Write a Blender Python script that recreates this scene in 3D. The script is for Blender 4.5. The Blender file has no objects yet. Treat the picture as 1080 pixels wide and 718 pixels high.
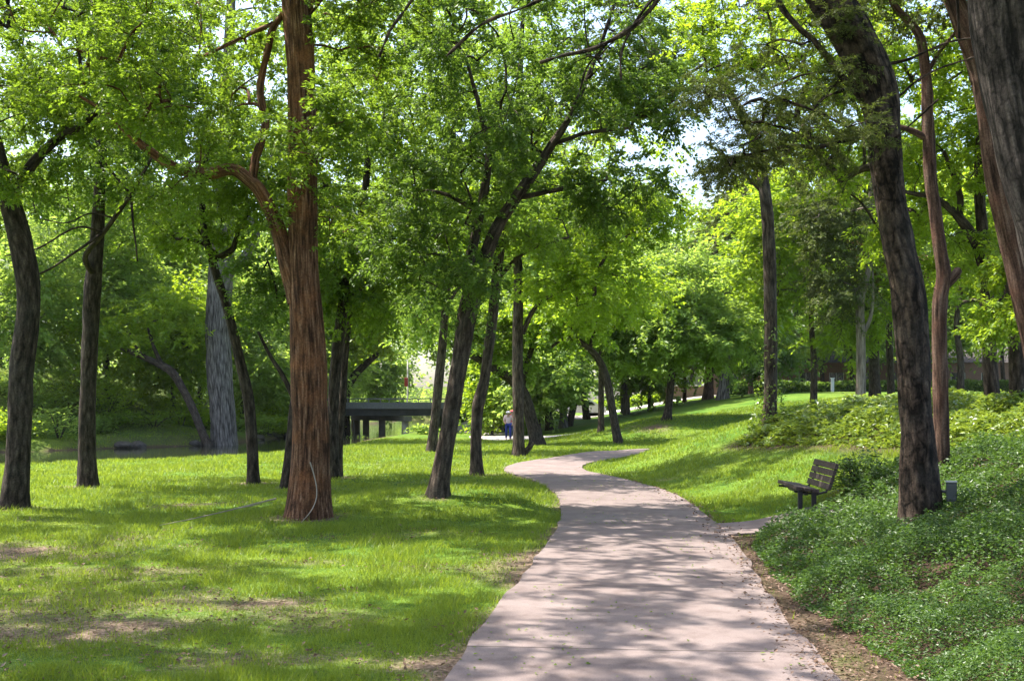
import bpy, bmesh, math
import numpy as np
from mathutils import Vector

# ------------------------------------------------------------------ basics
SC = bpy.context.scene
COL = SC.collection
FPX, CZ, V0, UC = 1200.0, 1.65, 425.0, 540.0      # focal length in photo pixels, eye height, horizon row, middle column
rng = np.random.default_rng(11)

def S(a, b, x):
    t = np.clip((np.asarray(x, float) - a) / (b - a), 0, 1)
    return t * t * (3 - 2 * t)

def hash3(i, j, k, seed=0):
    h = (i * 374761393 + j * 668265263 + k * 2147483647 + seed * 974711) & 0x7fffffff
    h = ((h ^ (h >> 13)) * 1274126177) & 0x7fffffff
    h = ((h ^ (h >> 16)) * 668265263) & 0x7fffffff
    return (h ^ (h >> 15)) / float(0x7fffffff)

def vnoise(p, seed=0):
    p = np.asarray(p, float)
    if p.shape[1] == 2:
        p = np.column_stack([p, np.zeros(len(p))])
    f = np.floor(p).astype(np.int64)
    t = p - f
    t = t * t * (3 - 2 * t)
    r = 0
    for a in (0, 1):
        for b in (0, 1):
            for c in (0, 1):
                w = (t[:, 0] if a else 1 - t[:, 0]) * (t[:, 1] if b else 1 - t[:, 1]) * (t[:, 2] if c else 1 - t[:, 2])
                r = r + w * hash3(f[:, 0] + a, f[:, 1] + b, f[:, 2] + c, seed)
    return r

def fbm(p, oct=3, seed=0):
    p = np.asarray(p, float)
    r, a, n = 0, .5, 0
    for o in range(oct):
        r = r + a * vnoise(p * 2 ** o, seed + o * 17)
        n += a
        a *= .5
    return r / n

def catmull(pts, per=8):
    P = np.asarray(pts, float)
    if len(P) < 3:
        t = np.linspace(0, 1, per + 1)[:, None]
        return P[0] * (1 - t) + P[-1] * t
    Q = np.vstack([2 * P[0] - P[1], P, 2 * P[-1] - P[-2]])
    out = []
    for i in range(1, len(Q) - 2):
        t = np.linspace(0, 1, per, endpoint=False)[:, None]
        a, b, c, d = Q[i - 1], Q[i], Q[i + 1], Q[i + 2]
        out.append(.5 * (2 * b + (c - a) * t + (2 * a - 5 * b + 4 * c - d) * t ** 2 + (3 * b - a - 3 * c + d) * t ** 3))
    out.append(P[-1:])
    return np.vstack(out)

def resample(P, step):
    d = np.r_[0, np.cumsum(np.linalg.norm(np.diff(P[:, :3], axis=0), axis=1))]
    n = max(2, int(d[-1] / step) + 1)
    s = np.linspace(0, d[-1], n)
    return np.column_stack([np.interp(s, d, P[:, k]) for k in range(P.shape[1])])

# ------------------------------------------------------------------ objects
def tag(o, label=None, cat=None, group=None, kind=None):
    if label: o['label'] = label
    if cat: o['category'] = cat
    if group: o['group'] = group
    if kind: o['kind'] = kind
    return o

def empty(name, loc):
    o = bpy.data.objects.new(name, None)
    o.empty_display_size = .2
    COL.objects.link(o)
    o.location = loc
    return o

def mesh_np(name, V, quads=None, tris=None, mat=None, parent=None, smooth=False, attrs=None):
    """one mesh object from numpy arrays; verts are world coords, moved into the parent's frame"""
    V = np.asarray(V, np.float32)
    me = bpy.data.meshes.new(name)
    nq = 0 if quads is None else len(quads)
    nt = 0 if tris is None else len(tris)
    loops, starts = [], []
    if nq:
        loops.append(np.asarray(quads, np.int32).ravel()); starts.append(np.arange(nq) * 4)
    if nt:
        loops.append(np.asarray(tris, np.int32).ravel()); starts.append(nq * 4 + np.arange(nt) * 3)
    L = np.concatenate(loops).astype(np.int32)
    st = np.concatenate(starts).astype(np.int32)
    off = np.zeros(3, np.float32)
    if parent is not None:
        q = parent
        while q is not None:
            off = off + np.array(q.location, np.float32); q = q.parent
    me.vertices.add(len(V)); me.vertices.foreach_set('co', (V - off).astype(np.float32).ravel())
    me.loops.add(len(L)); me.loops.foreach_set('vertex_index', L)
    me.polygons.add(len(st)); me.polygons.foreach_set('loop_start', st)
    me.polygons.foreach_set('use_smooth', np.full(len(st), smooth, bool))
    me.update(calc_edges=True)
    for k, a in (attrs or {}).items():
        a = np.asarray(a, np.float32)
        at = me.attributes.new(k, 'FLOAT' if a.ndim == 1 else 'FLOAT_VECTOR', 'POINT')
        at.data.foreach_set('value' if a.ndim == 1 else 'vector', a.ravel())
    if mat is not None:
        me.materials.append(mat)
    o = bpy.data.objects.new(name, me)
    COL.objects.link(o)
    if parent is not None:
        o.parent = parent
    return o

class Geo:
    def __init__(self): self.V, self.Q, self.T, self.A, self.n = [], [], [], [], 0
    def add(self, V, Q=None, T=None, A=None):
        V = np.asarray(V, float)
        self.V.append(V)
        self.A.append(np.asarray(A, float) if A is not None else V.copy())
        if Q is not None and len(Q): self.Q.append(np.asarray(Q, int) + self.n)
        if T is not None and len(T): self.T.append(np.asarray(T, int) + self.n)
        self.n += len(V)
    def build(self, name, mat, parent=None, smooth=True, bark=False):
        return mesh_np(name, np.vstack(self.V), np.vstack(self.Q) if self.Q else None, np.vstack(self.T) if self.T else None,
                       mat, parent, smooth, {'bk': np.vstack(self.A)} if bark else None)
    def box(self, c, s, M=None, bev=.0):
        bm = bmesh.new(); bmesh.ops.create_cube(bm, size=1)
        for v in bm.verts: v.co = Vector((v.co.x * s[0], v.co.y * s[1], v.co.z * s[2]))
        if bev: bmesh.ops.bevel(bm, geom=list(bm.edges), offset=bev, segments=1, affect='EDGES')
        bmesh.ops.triangulate(bm, faces=[f for f in bm.faces if len(f.verts) > 4])
        V = np.array([v.co[:] for v in bm.verts])
        bm.verts.index_update()
        Q = [[v.index for v in f.verts] for f in bm.faces if len(f.verts) == 4]
        T = [[v.index for v in f.verts] for f in bm.faces if len(f.verts) == 3]
        bm.free()
        if M is not None: V = V @ np.asarray(M).T
        self.add(V + np.asarray(c, float), Q, T)
    def tube(self, P, R, sides=8, flare=0, rough=0, seed=0, cap=True, fl_len=.28, furrow=7.0):
        P = np.asarray(P, float); R = np.asarray(R, float); n = len(P)
        t = np.gradient(P, axis=0); t /= np.linalg.norm(t, axis=1)[:, None] + 1e-9
        ref = np.array([0, 1., 0]) if abs(t[0, 1]) < .8 else np.array([1., 0, 0])
        U = np.zeros((n, 3)); u = np.cross(np.cross(t[0], ref), t[0])
        for i in range(n):
            u = u - t[i] * (u @ t[i]); u /= np.linalg.norm(u) + 1e-9
            U[i] = u
        W = np.cross(t, U)
        s = np.r_[0, np.cumsum(np.linalg.norm(np.diff(P, axis=0), axis=1))]
        th = np.linspace(0, 2 * np.pi, sides, endpoint=False)
        c, si = np.cos(th), np.sin(th)
        rm = np.repeat(R[:, None], sides, 1)
        A = np.stack([c[None] * rm, si[None] * rm, np.repeat(s[:, None], sides, 1)], -1)
        if flare:
            lob = 1 + .35 * np.sin(th * 3 + seed) + .25 * np.sin(th * 5 + seed * 2.3)
            rm = rm * (1 + flare * np.exp(-np.maximum(s - .3, 0) / fl_len)[:, None] * lob[None])
        if rough:
            q = A.reshape(-1, 3).copy()
            big = fbm(q * np.array([5, 5, 1.4]), 2, seed + 3).reshape(n, sides) - .5
            f = 1 / max(.05, R[0] * furrow * .14)
            rid = np.abs(fbm(q * np.array([f * 1.1, f * 1.1, f * .28]), 2, seed + 9).reshape(n, sides) - .5) * 2
            rm = rm * (1 + .18 * big) + rough * (np.minimum(rid * 2.2, 1) - .5)
        V = P[:, None] + U[:, None] * (c[None] * rm)[..., None] + W[:, None] * (si[None] * rm)[..., None]
        V = V.reshape(-1, 3)
        i = np.arange(n - 1)[:, None] * sides; j = np.arange(sides)[None]; k = (j + 1) % sides
        Q = np.stack([i + j, i + k, i + sides + k, i + sides + j], -1).reshape(-1, 4)
        T = None; A = A.reshape(-1, 3)
        if cap:
            V = np.vstack([V, P[-1] + t[-1] * R[-1] * .5]); A = np.vstack([A, [0, 0, s[-1]]])
            b = (n - 1) * sides; m = n * sides
            T = np.stack([b + np.arange(sides), b + (np.arange(sides) + 1) % sides, np.full(sides, m)], -1)
        self.add(V, Q, T, A)

# ------------------------------------------------------------------ materials
def new_mat(name):
    m = bpy.data.materials.new(name); m.use_nodes = True
    nt = m.node_tree; nt.nodes.clear()
    return m, nt, nt.nodes, nt.links

def ramp(N, stops):
    r = N.new('ShaderNodeValToRGB'); e = r.color_ramp.elements
    while len(e) < len(stops): e.new(.5)
    for x, (p, c) in zip(e, stops):
        x.position = p; x.color = (*c, 1)
    return r

def noise(N, L, vec, scale, detail=4, rough=.6, dist=0):
    n = N.new('ShaderNodeTexNoise'); n.inputs['Scale'].default_value = scale
    n.inputs['Detail'].default_value = detail; n.inputs['Roughness'].default_value = rough
    n.inputs['Distortion'].default_value = dist
    if vec is not None: L.new(vec, n.inputs['Vector'])
    return n

def mixc(N, L, fac, a, b, mode='MIX'):
    m = N.new('ShaderNodeMix'); m.data_type = 'RGBA'; m.blend_type = mode
    for sock, v in ((m.inputs[0], fac), (m.inputs[6], a), (m.inputs[7], b)):
        if isinstance(v, bpy.types.NodeSocket): L.new(v, sock)
        elif isinstance(v, tuple): sock.default_value = (*v, 1)
        else: sock.default_value = v
    return m.outputs[2]

def out(N, L, sh):
    o = N.new('ShaderNodeOutputMaterial'); L.new(sh, o.inputs['Surface']); return o

def principled(N, L, col, rough=.8, spec=.3, metal=0):
    p = N.new('ShaderNodeBsdfPrincipled')
    if isinstance(col, tuple): p.inputs['Base Color'].default_value = (*col, 1)
    else: L.new(col, p.inputs['Base Color'])
    p.inputs['Roughness'].default_value = rough
    p.inputs['Specular IOR Level'].default_value = spec
    p.inputs['Metallic'].default_value = metal
    return p

def bump(N, L, h, p, strength=.5, dist=.02):
    b = N.new('ShaderNodeBump'); b.inputs['Strength'].default_value = strength; b.inputs['Distance'].default_value = dist
    L.new(h, b.inputs['Height']); L.new(b.outputs[0], p.inputs['Normal'])

def leaf_mat(name, dark, mid, light, trans, tfac=.45, rough=.45, spec=.35, nscale=.5):
    m, nt, N, L = new_mat(name)
    g = N.new('ShaderNodeNewGeometry'); tc = N.new('ShaderNodeTexCoord')
    r = ramp(N, [(0, dark), (.55, mid), (1, light)])
    nz = noise(N, L, tc.outputs['Object'], nscale, 2)
    a = N.new('ShaderNodeMath'); a.operation = 'MULTIPLY_ADD'; L.new(g.outputs['Random Per Island'], a.inputs[0])
    a.inputs[1].default_value = .6
    b = N.new('ShaderNodeMath'); b.operation = 'MULTIPLY_ADD'; L.new(nz.outputs[0], b.inputs[0]); b.inputs[1].default_value = .9; b.inputs[2].default_value = -.22
    L.new(b.outputs[0], a.inputs[2]); L.new(a.outputs[0], r.inputs[0])
    p = principled(N, L, r.outputs[0], rough, spec)
    t = N.new('ShaderNodeBsdfTranslucent')
    rt = ramp(N, [(0, tuple(x * .55 for x in trans)), (1, tuple(x * 1.25 for x in trans))]); L.new(a.outputs[0], rt.inputs[0])
    L.new(rt.outputs[0], t.inputs['Color'])
    mx = N.new('ShaderNodeMixShader'); mx.inputs[0].default_value = tfac
    L.new(p.outputs[0], mx.inputs[1]); L.new(t.outputs[0], mx.inputs[2])
    out(N, L, mx.outputs[0]); return m

def bark_mat(name, deep, mid, light, vs=9, zs=.22, strength=.8, blotch=None, plates=False, dist=.03, crack=0):
    m, nt, N, L = new_mat(name)
    at = N.new('ShaderNodeAttribute'); at.attribute_name = 'bk'
    mp = N.new('ShaderNodeMapping'); mp.inputs['Scale'].default_value = (1, 1, zs); L.new(at.outputs['Vector'], mp.inputs['Vector'])
    n0 = noise(N, L, mp.outputs[0], vs * .9, 3)
    warp = mixc(N, L, .06, mp.outputs[0], n0.outputs['Color'])
    v = N.new('ShaderNodeTexVoronoi'); v.feature = 'DISTANCE_TO_EDGE' if plates else 'F1'; v.inputs['Scale'].default_value = vs * 1.6
    L.new(warp, v.inputs['Vector'])
    n1 = noise(N, L, mp.outputs[0], vs * 2.2, 6, .65, .4)
    hm = N.new('ShaderNodeMath'); hm.operation = 'MULTIPLY_ADD'
    L.new(v.outputs['Distance'], hm.inputs[0]); hm.inputs[1].default_value = 1.6 if plates else -.55; L.new(n1.outputs[0], hm.inputs[2])
    if crack:       # short cross cracks that break the ridges into blocks
        mc = N.new('ShaderNodeMapping'); mc.inputs['Scale'].default_value = (1, 1, .75); L.new(at.outputs['Vector'], mc.inputs['Vector'])
        wc = mixc(N, L, .10, mc.outputs[0], n0.outputs['Color'])
        vc = N.new('ShaderNodeTexVoronoi'); vc.feature = 'DISTANCE_TO_EDGE'; vc.inputs['Scale'].default_value = vs * .9; L.new(wc, vc.inputs['Vector'])
        rc_ = ramp(N, [(0, (1, 1, 1)), (.16, (0, 0, 0))]); L.new(vc.outputs['Distance'], rc_.inputs[0])
        h2 = N.new('ShaderNodeMath'); h2.operation = 'MULTIPLY_ADD'; L.new(rc_.outputs[0], h2.inputs[0]); h2.inputs[1].default_value = -.35 * crack; L.new(hm.outputs[0], h2.inputs[2]); hm = h2
    r = ramp(N, [(.0, deep), (.27, mid), (.60, light)]); L.new(hm.outputs[0], r.inputs[0])
    col = r.outputs[0]
    if blotch:
        n2 = noise(N, L, at.outputs['Vector'], 2.3, 4)
        rb = ramp(N, [(.48, (0, 0, 0)), (.66, (1, 1, 1))]); L.new(n2.outputs[0], rb.inputs[0])
        f = N.new('ShaderNodeMath'); f.operation = 'MULTIPLY'; L.new(rb.outputs[0], f.inputs[0]); f.inputs[1].default_value = .6
        col = mixc(N, L, f.outputs[0], col, mixc(N, L, .7, col, blotch, 'MIX'))
    n4 = noise(N, L, at.outputs['Vector'], 42, 6, .75)
    r4 = ramp(N, [(.30, (.45, .43, .42)), (.50, (1, 1, 1)), (.70, (1.55, 1.5, 1.45))]); L.new(n4.outputs[0], r4.inputs[0])
    col = mixc(N, L, 1.0, col, r4.outputs[0], 'MULTIPLY')
    hf = N.new('ShaderNodeMath'); hf.operation = 'MULTIPLY_ADD'; L.new(n4.outputs[0], hf.inputs[0]); hf.inputs[1].default_value = .5; L.new(hm.outputs[0], hf.inputs[2]); hm = hf
    p = principled(N, L, col, .9, .15)
    bump(N, L, hm.outputs[0], p, strength, dist)
    out(N, L, p.outputs[0]); return m

def plain_mat(name, col, rough=.7, spec=.3, metal=0, var=.25, scale=8, bmp=0):
    m, nt, N, L = new_mat(name)
    tc = N.new('ShaderNodeTexCoord')
    n = noise(N, L, tc.outputs['Object'], scale, 5)
    r = ramp(N, [(.25, tuple(c * (1 - var) for c in col)), (.75, tuple(min(1, c * (1 + var)) for c in col))])
    L.new(n.outputs[0], r.inputs[0])
    p = principled(N, L, r.outputs[0], rough, spec, metal)
    if bmp: bump(N, L, n.outputs[0], p, bmp, .01)
    out(N, L, p.outputs[0]); return m

# leaf colours
LEAF = {
    'elm':    leaf_mat('elm_leaf', (.038, .078, .008), (.080, .135, .012), (.135, .210, .022), (.30, .45, .028), .47),
    'yellow': leaf_mat('spring_leaf', (.060, .115, .009), (.110, .190, .014), (.170, .255, .022), (.44, .60, .03), .52),
    'deep':   leaf_mat('deep_leaf', (.030, .065, .010), (.058, .108, .016), (.095, .155, .026), (.22, .36, .035), .45),
    'blue':   leaf_mat('bank_leaf', (.060, .115, .028), (.115, .190, .042), (.165, .245, .060), (.42, .58, .08), .55),
    'juniper': leaf_mat('juniper_needle', (.034, .050, .012), (.066, .086, .022), (.115, .122, .036), (.15, .20, .03), .3, .6, .2),
    'rust':   leaf_mat('dry_needle', (.085, .048, .022), (.140, .080, .035), (.180, .115, .05), (.22, .13, .04), .25, .6, .2),
    'cover':  leaf_mat('vinca_leaf', (.026, .060, .013), (.052, .102, .019), (.098, .160, .034), (.16, .29, .03), .3, .42, .35, 1.2),
    'bright_cover': leaf_mat('bright_cover_leaf', (.070, .120, .016), (.120, .185, .022), (.175, .240, .038), (.34, .44, .04), .35, .35, .5, 1.2),
    'ivy':    leaf_mat('ivy_leaf', (.05, .09, .012), (.10, .165, .018), (.15, .22, .03), (.30, .42, .03), .35, .35, .45),
    'grass':  leaf_mat('grass_blade', (.070, .110, .012), (.115, .175, .016), (.185, .225, .034), (.34, .44, .03), .4, .5, .3, .7),
}
BARK = {
    'brown': bark_mat('brown_bark', (.014, .010, .008), (.064, .047, .036), (.155, .120, .095), 11, .22, .9, (.085, .08, .07), dist=.025),
    'dark':  bark_mat('dark_bark', (.011, .008, .006), (.048, .035, .028), (.120, .094, .076), 11, .26, .9, (.06, .055, .045), dist=.02),
    'plate': bark_mat('plated_bark', (.010, .007, .005), (.066, .046, .034), (.165, .123, .092), 10, .26, 1.0, (.10, .085, .07), dist=.035, crack=.5),
    'ridge': bark_mat('ridged_bark', (.008, .007, .006), (.050, .041, .037), (.130, .112, .102), 13, .12, 1.0, None, dist=.03, crack=.35),
    'cedar': bark_mat('red_cedar_bark', (.028, .013, .008), (.125, .060, .033), (.320, .195, .130), 18, .085, 1.0, (.30, .115, .045), dist=.025),
    'rosy':  bark_mat('rosy_bark', (.022, .012, .009), (.095, .056, .041), (.205, .140, .108), 14, .10, .8, (.13, .06, .04), dist=.02),
    'grey':  bark_mat('grey_bark', (.035, .030, .027), (.140, .124, .112), (.265, .240, .220), 8, .13, 1.0, None, dist=.03),
    'pale':  bark_mat('pale_bark', (.060, .048, .042), (.190, .155, .135), (.330, .285, .255), 7, .12, .7, (.16, .12, .10), dist=.015),
}
# ------------------------------------------------------------------ terrain
CREEK_NEAR = [(-90, 20), (-40, 26), (-24, 29), (-14.4, 32), (-9.9, 37), (-8.6, 42), (-8.6, 50), (-9, 62), (-9.3, 74), (-8.5, 84), (-7, 92), (-4, 112), (0, 160)]
CREEK_FAR = [(-15, 160), (-17, 112), (-16.5, 95), (-16.5, 86), (-16.2, 77), (-16.8, 67), (-18.2, 63.5), (-21, 61), (-24, 56), (-31, 52.5), (-50, 49), (-90, 47)]
_poly = np.array(CREEK_NEAR + CREEK_FAR, float)
_nn = len(CREEK_NEAR)

def seg_dist(x, y, a, b):
    ax, ay = a; dx, dy = b[0] - ax, b[1] - ay
    t = np.clip(((x - ax) * dx + (y - ay) * dy) / (dx * dx + dy * dy), 0, 1)
    return np.hypot(x - ax - t * dx, y - ay - t * dy)

def inside(x, y, poly):
    r = np.zeros(np.shape(x), bool); n = len(poly)
    for i in range(n):
        x0, y0 = poly[i]; x1, y1 = poly[(i + 1) % n]
        if y0 == y1: continue
        c = (y0 > y) != (y1 > y)
        r ^= c & (x < (x1 - x0) * (y - y0) / (y1 - y0) + x0)
    return r

def line_dist(x, y, pts):
    d = np.full(np.shape(x), 1e9)
    for a, b in zip(pts[:-1], pts[1:]): d = np.minimum(d, seg_dist(x, y, a, b))
    return d

WATER_Z = -.75
PATH_KNOTS = [(-.9, -8, 1.17), (-.45, -4, 1.17), (.05, 0, 1.17), (.775, 6.76, 1.16), (.93, 8.5, 1.12), (1.28, 11.3, 1.1), (1.57, 13.85, 1.08), (1.78, 16.8, 1.06),
              (1.84, 20.6, 1.05), (1.42, 24.3, 1.0), (.8, 27.6, .98), (1.08, 30.8, .95), (2.2, 34, .95), (3.8, 38.6, .95), (6.0, 41.6, .95), (7.6, 43.2, .95)]
PATH = resample(catmull([(a, b, 0, c) for a, b, c in PATH_KNOTS], 10), .25)      # x, y, 0, half width
PATH2_KNOTS = [(3.0, 65.0, 1.5), (2.0, 66, 1.6), (.4, 67.5, 1.9), (-1.0, 72, 1.7), (-1.1, 79, 1.3), (-1.6, 84, 1.2), (-3.2, 87, 1.2)]
PATH2 = resample(catmull([(a, b, 0, c) for a, b, c in PATH2_KNOTS], 10), .5)

def path_dist(x, y, path=PATH):
    """signed distance outside the paved edge (negative on the path)"""
    x = np.asarray(x, float); y = np.asarray(y, float)
    d = np.full(x.shape, 1e9)
    for a, b in zip(path[:-1], path[1:]):
        d = np.minimum(d, seg_dist(x, y, a[:2], b[:2]) - (a[3] + b[3]) / 2)
    return d

_ry = np.array([k[1] for k in PATH_KNOTS[:14]]); _rx = np.array([k[0] + k[2] for k in PATH_KNOTS[:14]])
_rx[9:12] = [2.5, 2.1, 2.3]
def right_edge(y): return np.interp(y, _ry, _rx)

def ground_z(x, y):
    x = np.asarray(x, float); y = np.asarray(y, float)
    D = -.55 * S(36, 68, y)
    d = x - right_edge(y)
    B = 1.35 * S(.15, 6.2, d) * (1 - S(33, 42, y) * (1 - S(9, 17, x)))
    near = D + B
    far = -.55 + 3.0 * S(-2, 22, x)
    z = near + (far - near) * S(40, 84, y)
    # grassy knoll between the legs of the path, and a low mound at the path's inner bend
    z = z + .28 * np.exp(-((x - 5.0) / 2.2) ** 2 - ((y - 29.5) / 4) ** 2) * S(.0, 1.6, d)
    z = z + .95 * np.exp(-((x - 8.5) / 4.5) ** 2 - ((y - 60) / 6.5) ** 2)
    pl = np.interp(y, _ry, [k[0] - k[2] for k in PATH_KNOTS[:14]])
    z = z + .24 * np.exp(-((x + .7) / 2.4) ** 2 - ((y - 18.8) / 1.7) ** 2) * S(.05, .9, pl - x)
    z = z + 2.0 * S(87, 96, y) * (1 - S(1, 7, x))
    z = z + (fbm(np.column_stack([x.ravel() * .35, y.ravel() * .35]), 2, 5).reshape(x.shape) - .5) * .12 * S(.1, 1.5, np.minimum(np.abs(d), np.abs(d + 2.2)))
    # creek
    sd = line_dist(x, y, CREEK_NEAR); sf = line_dist(x, y, CREEK_FAR)
    ins = inside(x, y, _poly)
    isfar = (sf < sd) & ~ins
    bank = WATER_Z + .05
    zn = bank + (z - bank) * S(0, 1.3, sd)
    hill = bank + .45 * S(0, 1.0, sf) + 4.2 * S(0, 18, sf) + (fbm(np.column_stack([x.ravel() * .3, y.ravel() * .3]), 3, 8).reshape(x.shape) - .5) * 1.3 * S(1, 5, sf)
    zi = bank - .9 * S(0, 1.5, np.minimum(sd, sf))
    return np.where(ins, zi, np.where(isfar, hill, zn))

def gz(x, y): return float(ground_z(np.array([x]), np.array([y]))[0])

_YS = np.arange(3, 150, .08)
def hit(u, v):
    X = (u - UC) / FPX * _YS; Z = CZ + (V0 - v) / FPX * _YS
    g = ground_z(X, _YS)
    k = np.argmax(g >= Z) if (g >= Z).any() else len(_YS) - 1
    return float(X[k]), float(_YS[k]), float(g[k])

def P3(u, v, Y): return np.array([(u - UC) / FPX * Y, Y, CZ + (V0 - v) / FPX * Y])

def hp(*uv): return [hit(u, v)[:2] for u, v in uv]
BED1 = [(14, 1), (2.5, 1), (2.5, 4)] + hp((955, 716), (884, 664), (842, 640), (812, 604), (794, 578), (808, 557), (840, 545), (882, 538), (893, 517), (921, 507), (950, 492), (1000, 478), (1080, 468)) + [(26, 24), (26, 1)]
BED2 = hp((776, 470), (800, 456), (830, 446), (870, 437), (912, 427)) + [(11, 38), (18, 40), (30, 42), (32, 24)] + hp((1080, 468), (1000, 477), (950, 474), (900, 471), (850, 469))

def bed_dist(x, y, poly):
    d = line_dist(x, y, list(poly) + [poly[0]])
    return np.where(inside(x, y, np.array(poly)), -d, d)

def axis(parts):
    a = [np.linspace(p, q, n, endpoint=False) for p, q, n in parts]
    return np.concatenate(a + [np.array([parts[-1][1]])])
gx = axis([(-900, -200, 12), (-200, -60, 40), (-60, -16, 80), (-16, 16, 150), (16, 60, 70), (60, 200, 40), (200, 900, 12)])
gy = axis([(-600, -40, 12), (-40, 3, 30), (3, 42, 180), (42, 110, 150), (110, 220, 40), (220, 1500, 16)])
GX, GY = np.meshgrid(gx, gy)
GZ = ground_z(GX, GY)
x, y = GX.ravel(), GY.ravel()
pd1 = path_dist(x, y); pd2 = path_dist(x, y, PATH2)
near_win = (np.abs(x) < 20) & (y < 45) & (y > 0)

TRUNKS = [(*hit(u, v)[:2], .012 * q) for u, v, q in ((15, 536, 26), (92, 513, 19), (267, 510, 13), (325, 545, 40), (302, 515, 13), (354, 504, 20), (462, 523, 22), (503, 501, 14), (547, 481, 13), (568, 470, 18), (652, 468, 10), (455, 476, 11))]
def bare_field(x, y):
    """0 thick green turf .. 1 bare soil and litter"""
    p = np.column_stack([x, y])
    n = .6 * fbm(p * np.array([.55, .75]), 4, 21) + .4 * fbm(p * np.array([1.5, 2.1]), 3, 22)
    w = S(13.5, 8, y) * .13 + S(1, -6, x) * .03 + .10 * np.exp(-((x + 6) / 4) ** 2 - ((y - 12.5) / 2.6) ** 2)
    w = w - .10 * S(24, 36, y) - .16 * S(1.5, 4, x - right_edge(y) + 1)
    pdist = np.maximum(path_dist(x, y), 0)
    w = w + .30 * np.exp(-pdist / .16) + .14 * np.exp(-((x + .1) / .9) ** 2 - ((y - 7.3) / 1.2) ** 2)
    for tx_, ty_, tr_ in TRUNKS:
        w = w + .34 * np.exp(-np.maximum(np.hypot(x - tx_, y - ty_) - tr_, 0) / .22)
    brown = .45 * np.exp(-((x - 7.2) / 2.2) ** 2 - ((y - 56) / 3) ** 2)
    return np.clip((n + w + brown - .61) * 3.6, 0, 1)

bare = bare_field(x, y)
bd = np.minimum(bed_dist(x, y, BED1), bed_dist(x, y, BED2))
soil = S(.55, .0, bd) * near_win
litter = S(.0, .2, pd1) * S(1.0, .4, pd1) * S(-.2, .3, x - right_edge(y)) * S(16, 12, y)
soil = np.maximum(soil, litter)
sdf = line_dist(x, y, CREEK_FAR); sdn = line_dist(x, y, CREEK_NEAR); insc = inside(x, y, _poly)
bankm = np.where(insc, 1, np.where(sdf < sdn, S(.2, 0, fbm(np.column_stack([x, y]) * .22, 3, 40) - .47) * .4 + .2 * S(3, 0, sdf), S(.7, .2, sdn)))

m_ground, nt, N, L = new_mat('lawn_ground')
tc = N.new('ShaderNodeTexCoord')
a1 = N.new('ShaderNodeAttribute'); a1.attribute_name = 'bare'
a2 = N.new('ShaderNodeAttribute'); a2.attribute_name = 'soil'
n1 = noise(N, L, tc.outputs['Object'], 1.1, 6); n2 = noise(N, L, tc.outputs['Object'], 26, 5, .7); n3 = noise(N, L, tc.outputs['Object'], .23, 3)
mp = N.new('ShaderNodeMapping'); mp.inputs['Scale'].default_value = (1, .35, 1); L.new(tc.outputs['Object'], mp.inputs['Vector'])
g1 = ramp(N, [(.3, (.050, .105, .014)), (.5, (.095, .165, .020)), (.72, (.150, .215, .034))]); L.new(n1.outputs[0], g1.inputs[0])
g2 = ramp(N, [(.3, (.45, .5, .4)), (.7, (1.25, 1.2, 1.1))]); L.new(n2.outputs[0], g2.inputs[0])
green = mixc(N, L, 1.0, g1.outputs[0], g2.outputs[0], 'MULTIPLY')
g3 = ramp(N, [(.4, (.85, 1, .9)), (.62, (1.25, 1.1, 1.0))]); L.new(n3.outputs[0], g3.inputs[0])
green = mixc(N, L, 1.0, green, g3.outputs[0], 'MULTIPLY')
br = ramp(N, [(.3, (.050, .032, .022)), (.5, (.130, .090, .064)), (.68, (.27, .20, .15))]); L.new(n2.outputs[0], br.inputs[0])
fm = N.new('ShaderNodeMath'); fm.operation = 'MULTIPLY_ADD'; L.new(n2.outputs[0], fm.inputs[0]); fm.inputs[1].default_value = .9; fm.inputs[2].default_value = -.45
fa = N.new('ShaderNodeMath'); fa.operation = 'ADD'; fa.use_clamp = True; L.new(a1.outputs['Fac'], fa.inputs[0]); L.new(fm.outputs[0], fa.inputs[1])
col = mixc(N, L, fa.outputs[0], green, br.outputs[0])
so = ramp(N, [(.3, (.022, .015, .010)), (.55, (.070, .046, .032)), (.75, (.16, .11, .085))]); L.new(n2.outputs[0], so.inputs[0])
col = mixc(N, L, a2.outputs['Fac'], col, so.outputs[0])
p = principled(N, L, col, .95, .1)
bump(N, L, n2.outputs[0], p, .6, .03)
out(N, L, p.outputs[0])
W_, H_ = len(gx), len(gy)
ii = (np.arange(H_ - 1)[:, None] * W_ + np.arange(W_ - 1)[None]).ravel()
ground = mesh_np('ground', np.column_stack([x, y, GZ.ravel()]), np.stack([ii, ii + 1, ii + W_ + 1, ii + W_], -1), None, m_ground, None, True,
                 {'bare': bare, 'soil': np.maximum(soil, bankm)})
tag(ground, 'mown park lawn sloping to a creek', kind='structure')

# creek water
m_water, nt, N, L = new_mat('creek_water')
tc = N.new('ShaderNodeTexCoord'); n1 = noise(N, L, tc.outputs['Object'], 1.6, 3)
p = principled(N, L, (.018, .022, .014), .06, .5); bump(N, L, n1.outputs[0], p, .12, .05); out(N, L, p.outputs[0])
bm = bmesh.new()
bm.faces.new([bm.verts.new((a, b, WATER_Z)) for a, b in _poly]); bmesh.ops.triangulate(bm, faces=bm.faces[:])
me = bpy.data.meshes.new('water'); bm.to_mesh(me); bm.free(); me.materials.append(m_water)
o = bpy.data.objects.new('water', me); COL.objects.link(o); tag(o, 'still dark creek water', kind='structure')

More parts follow.
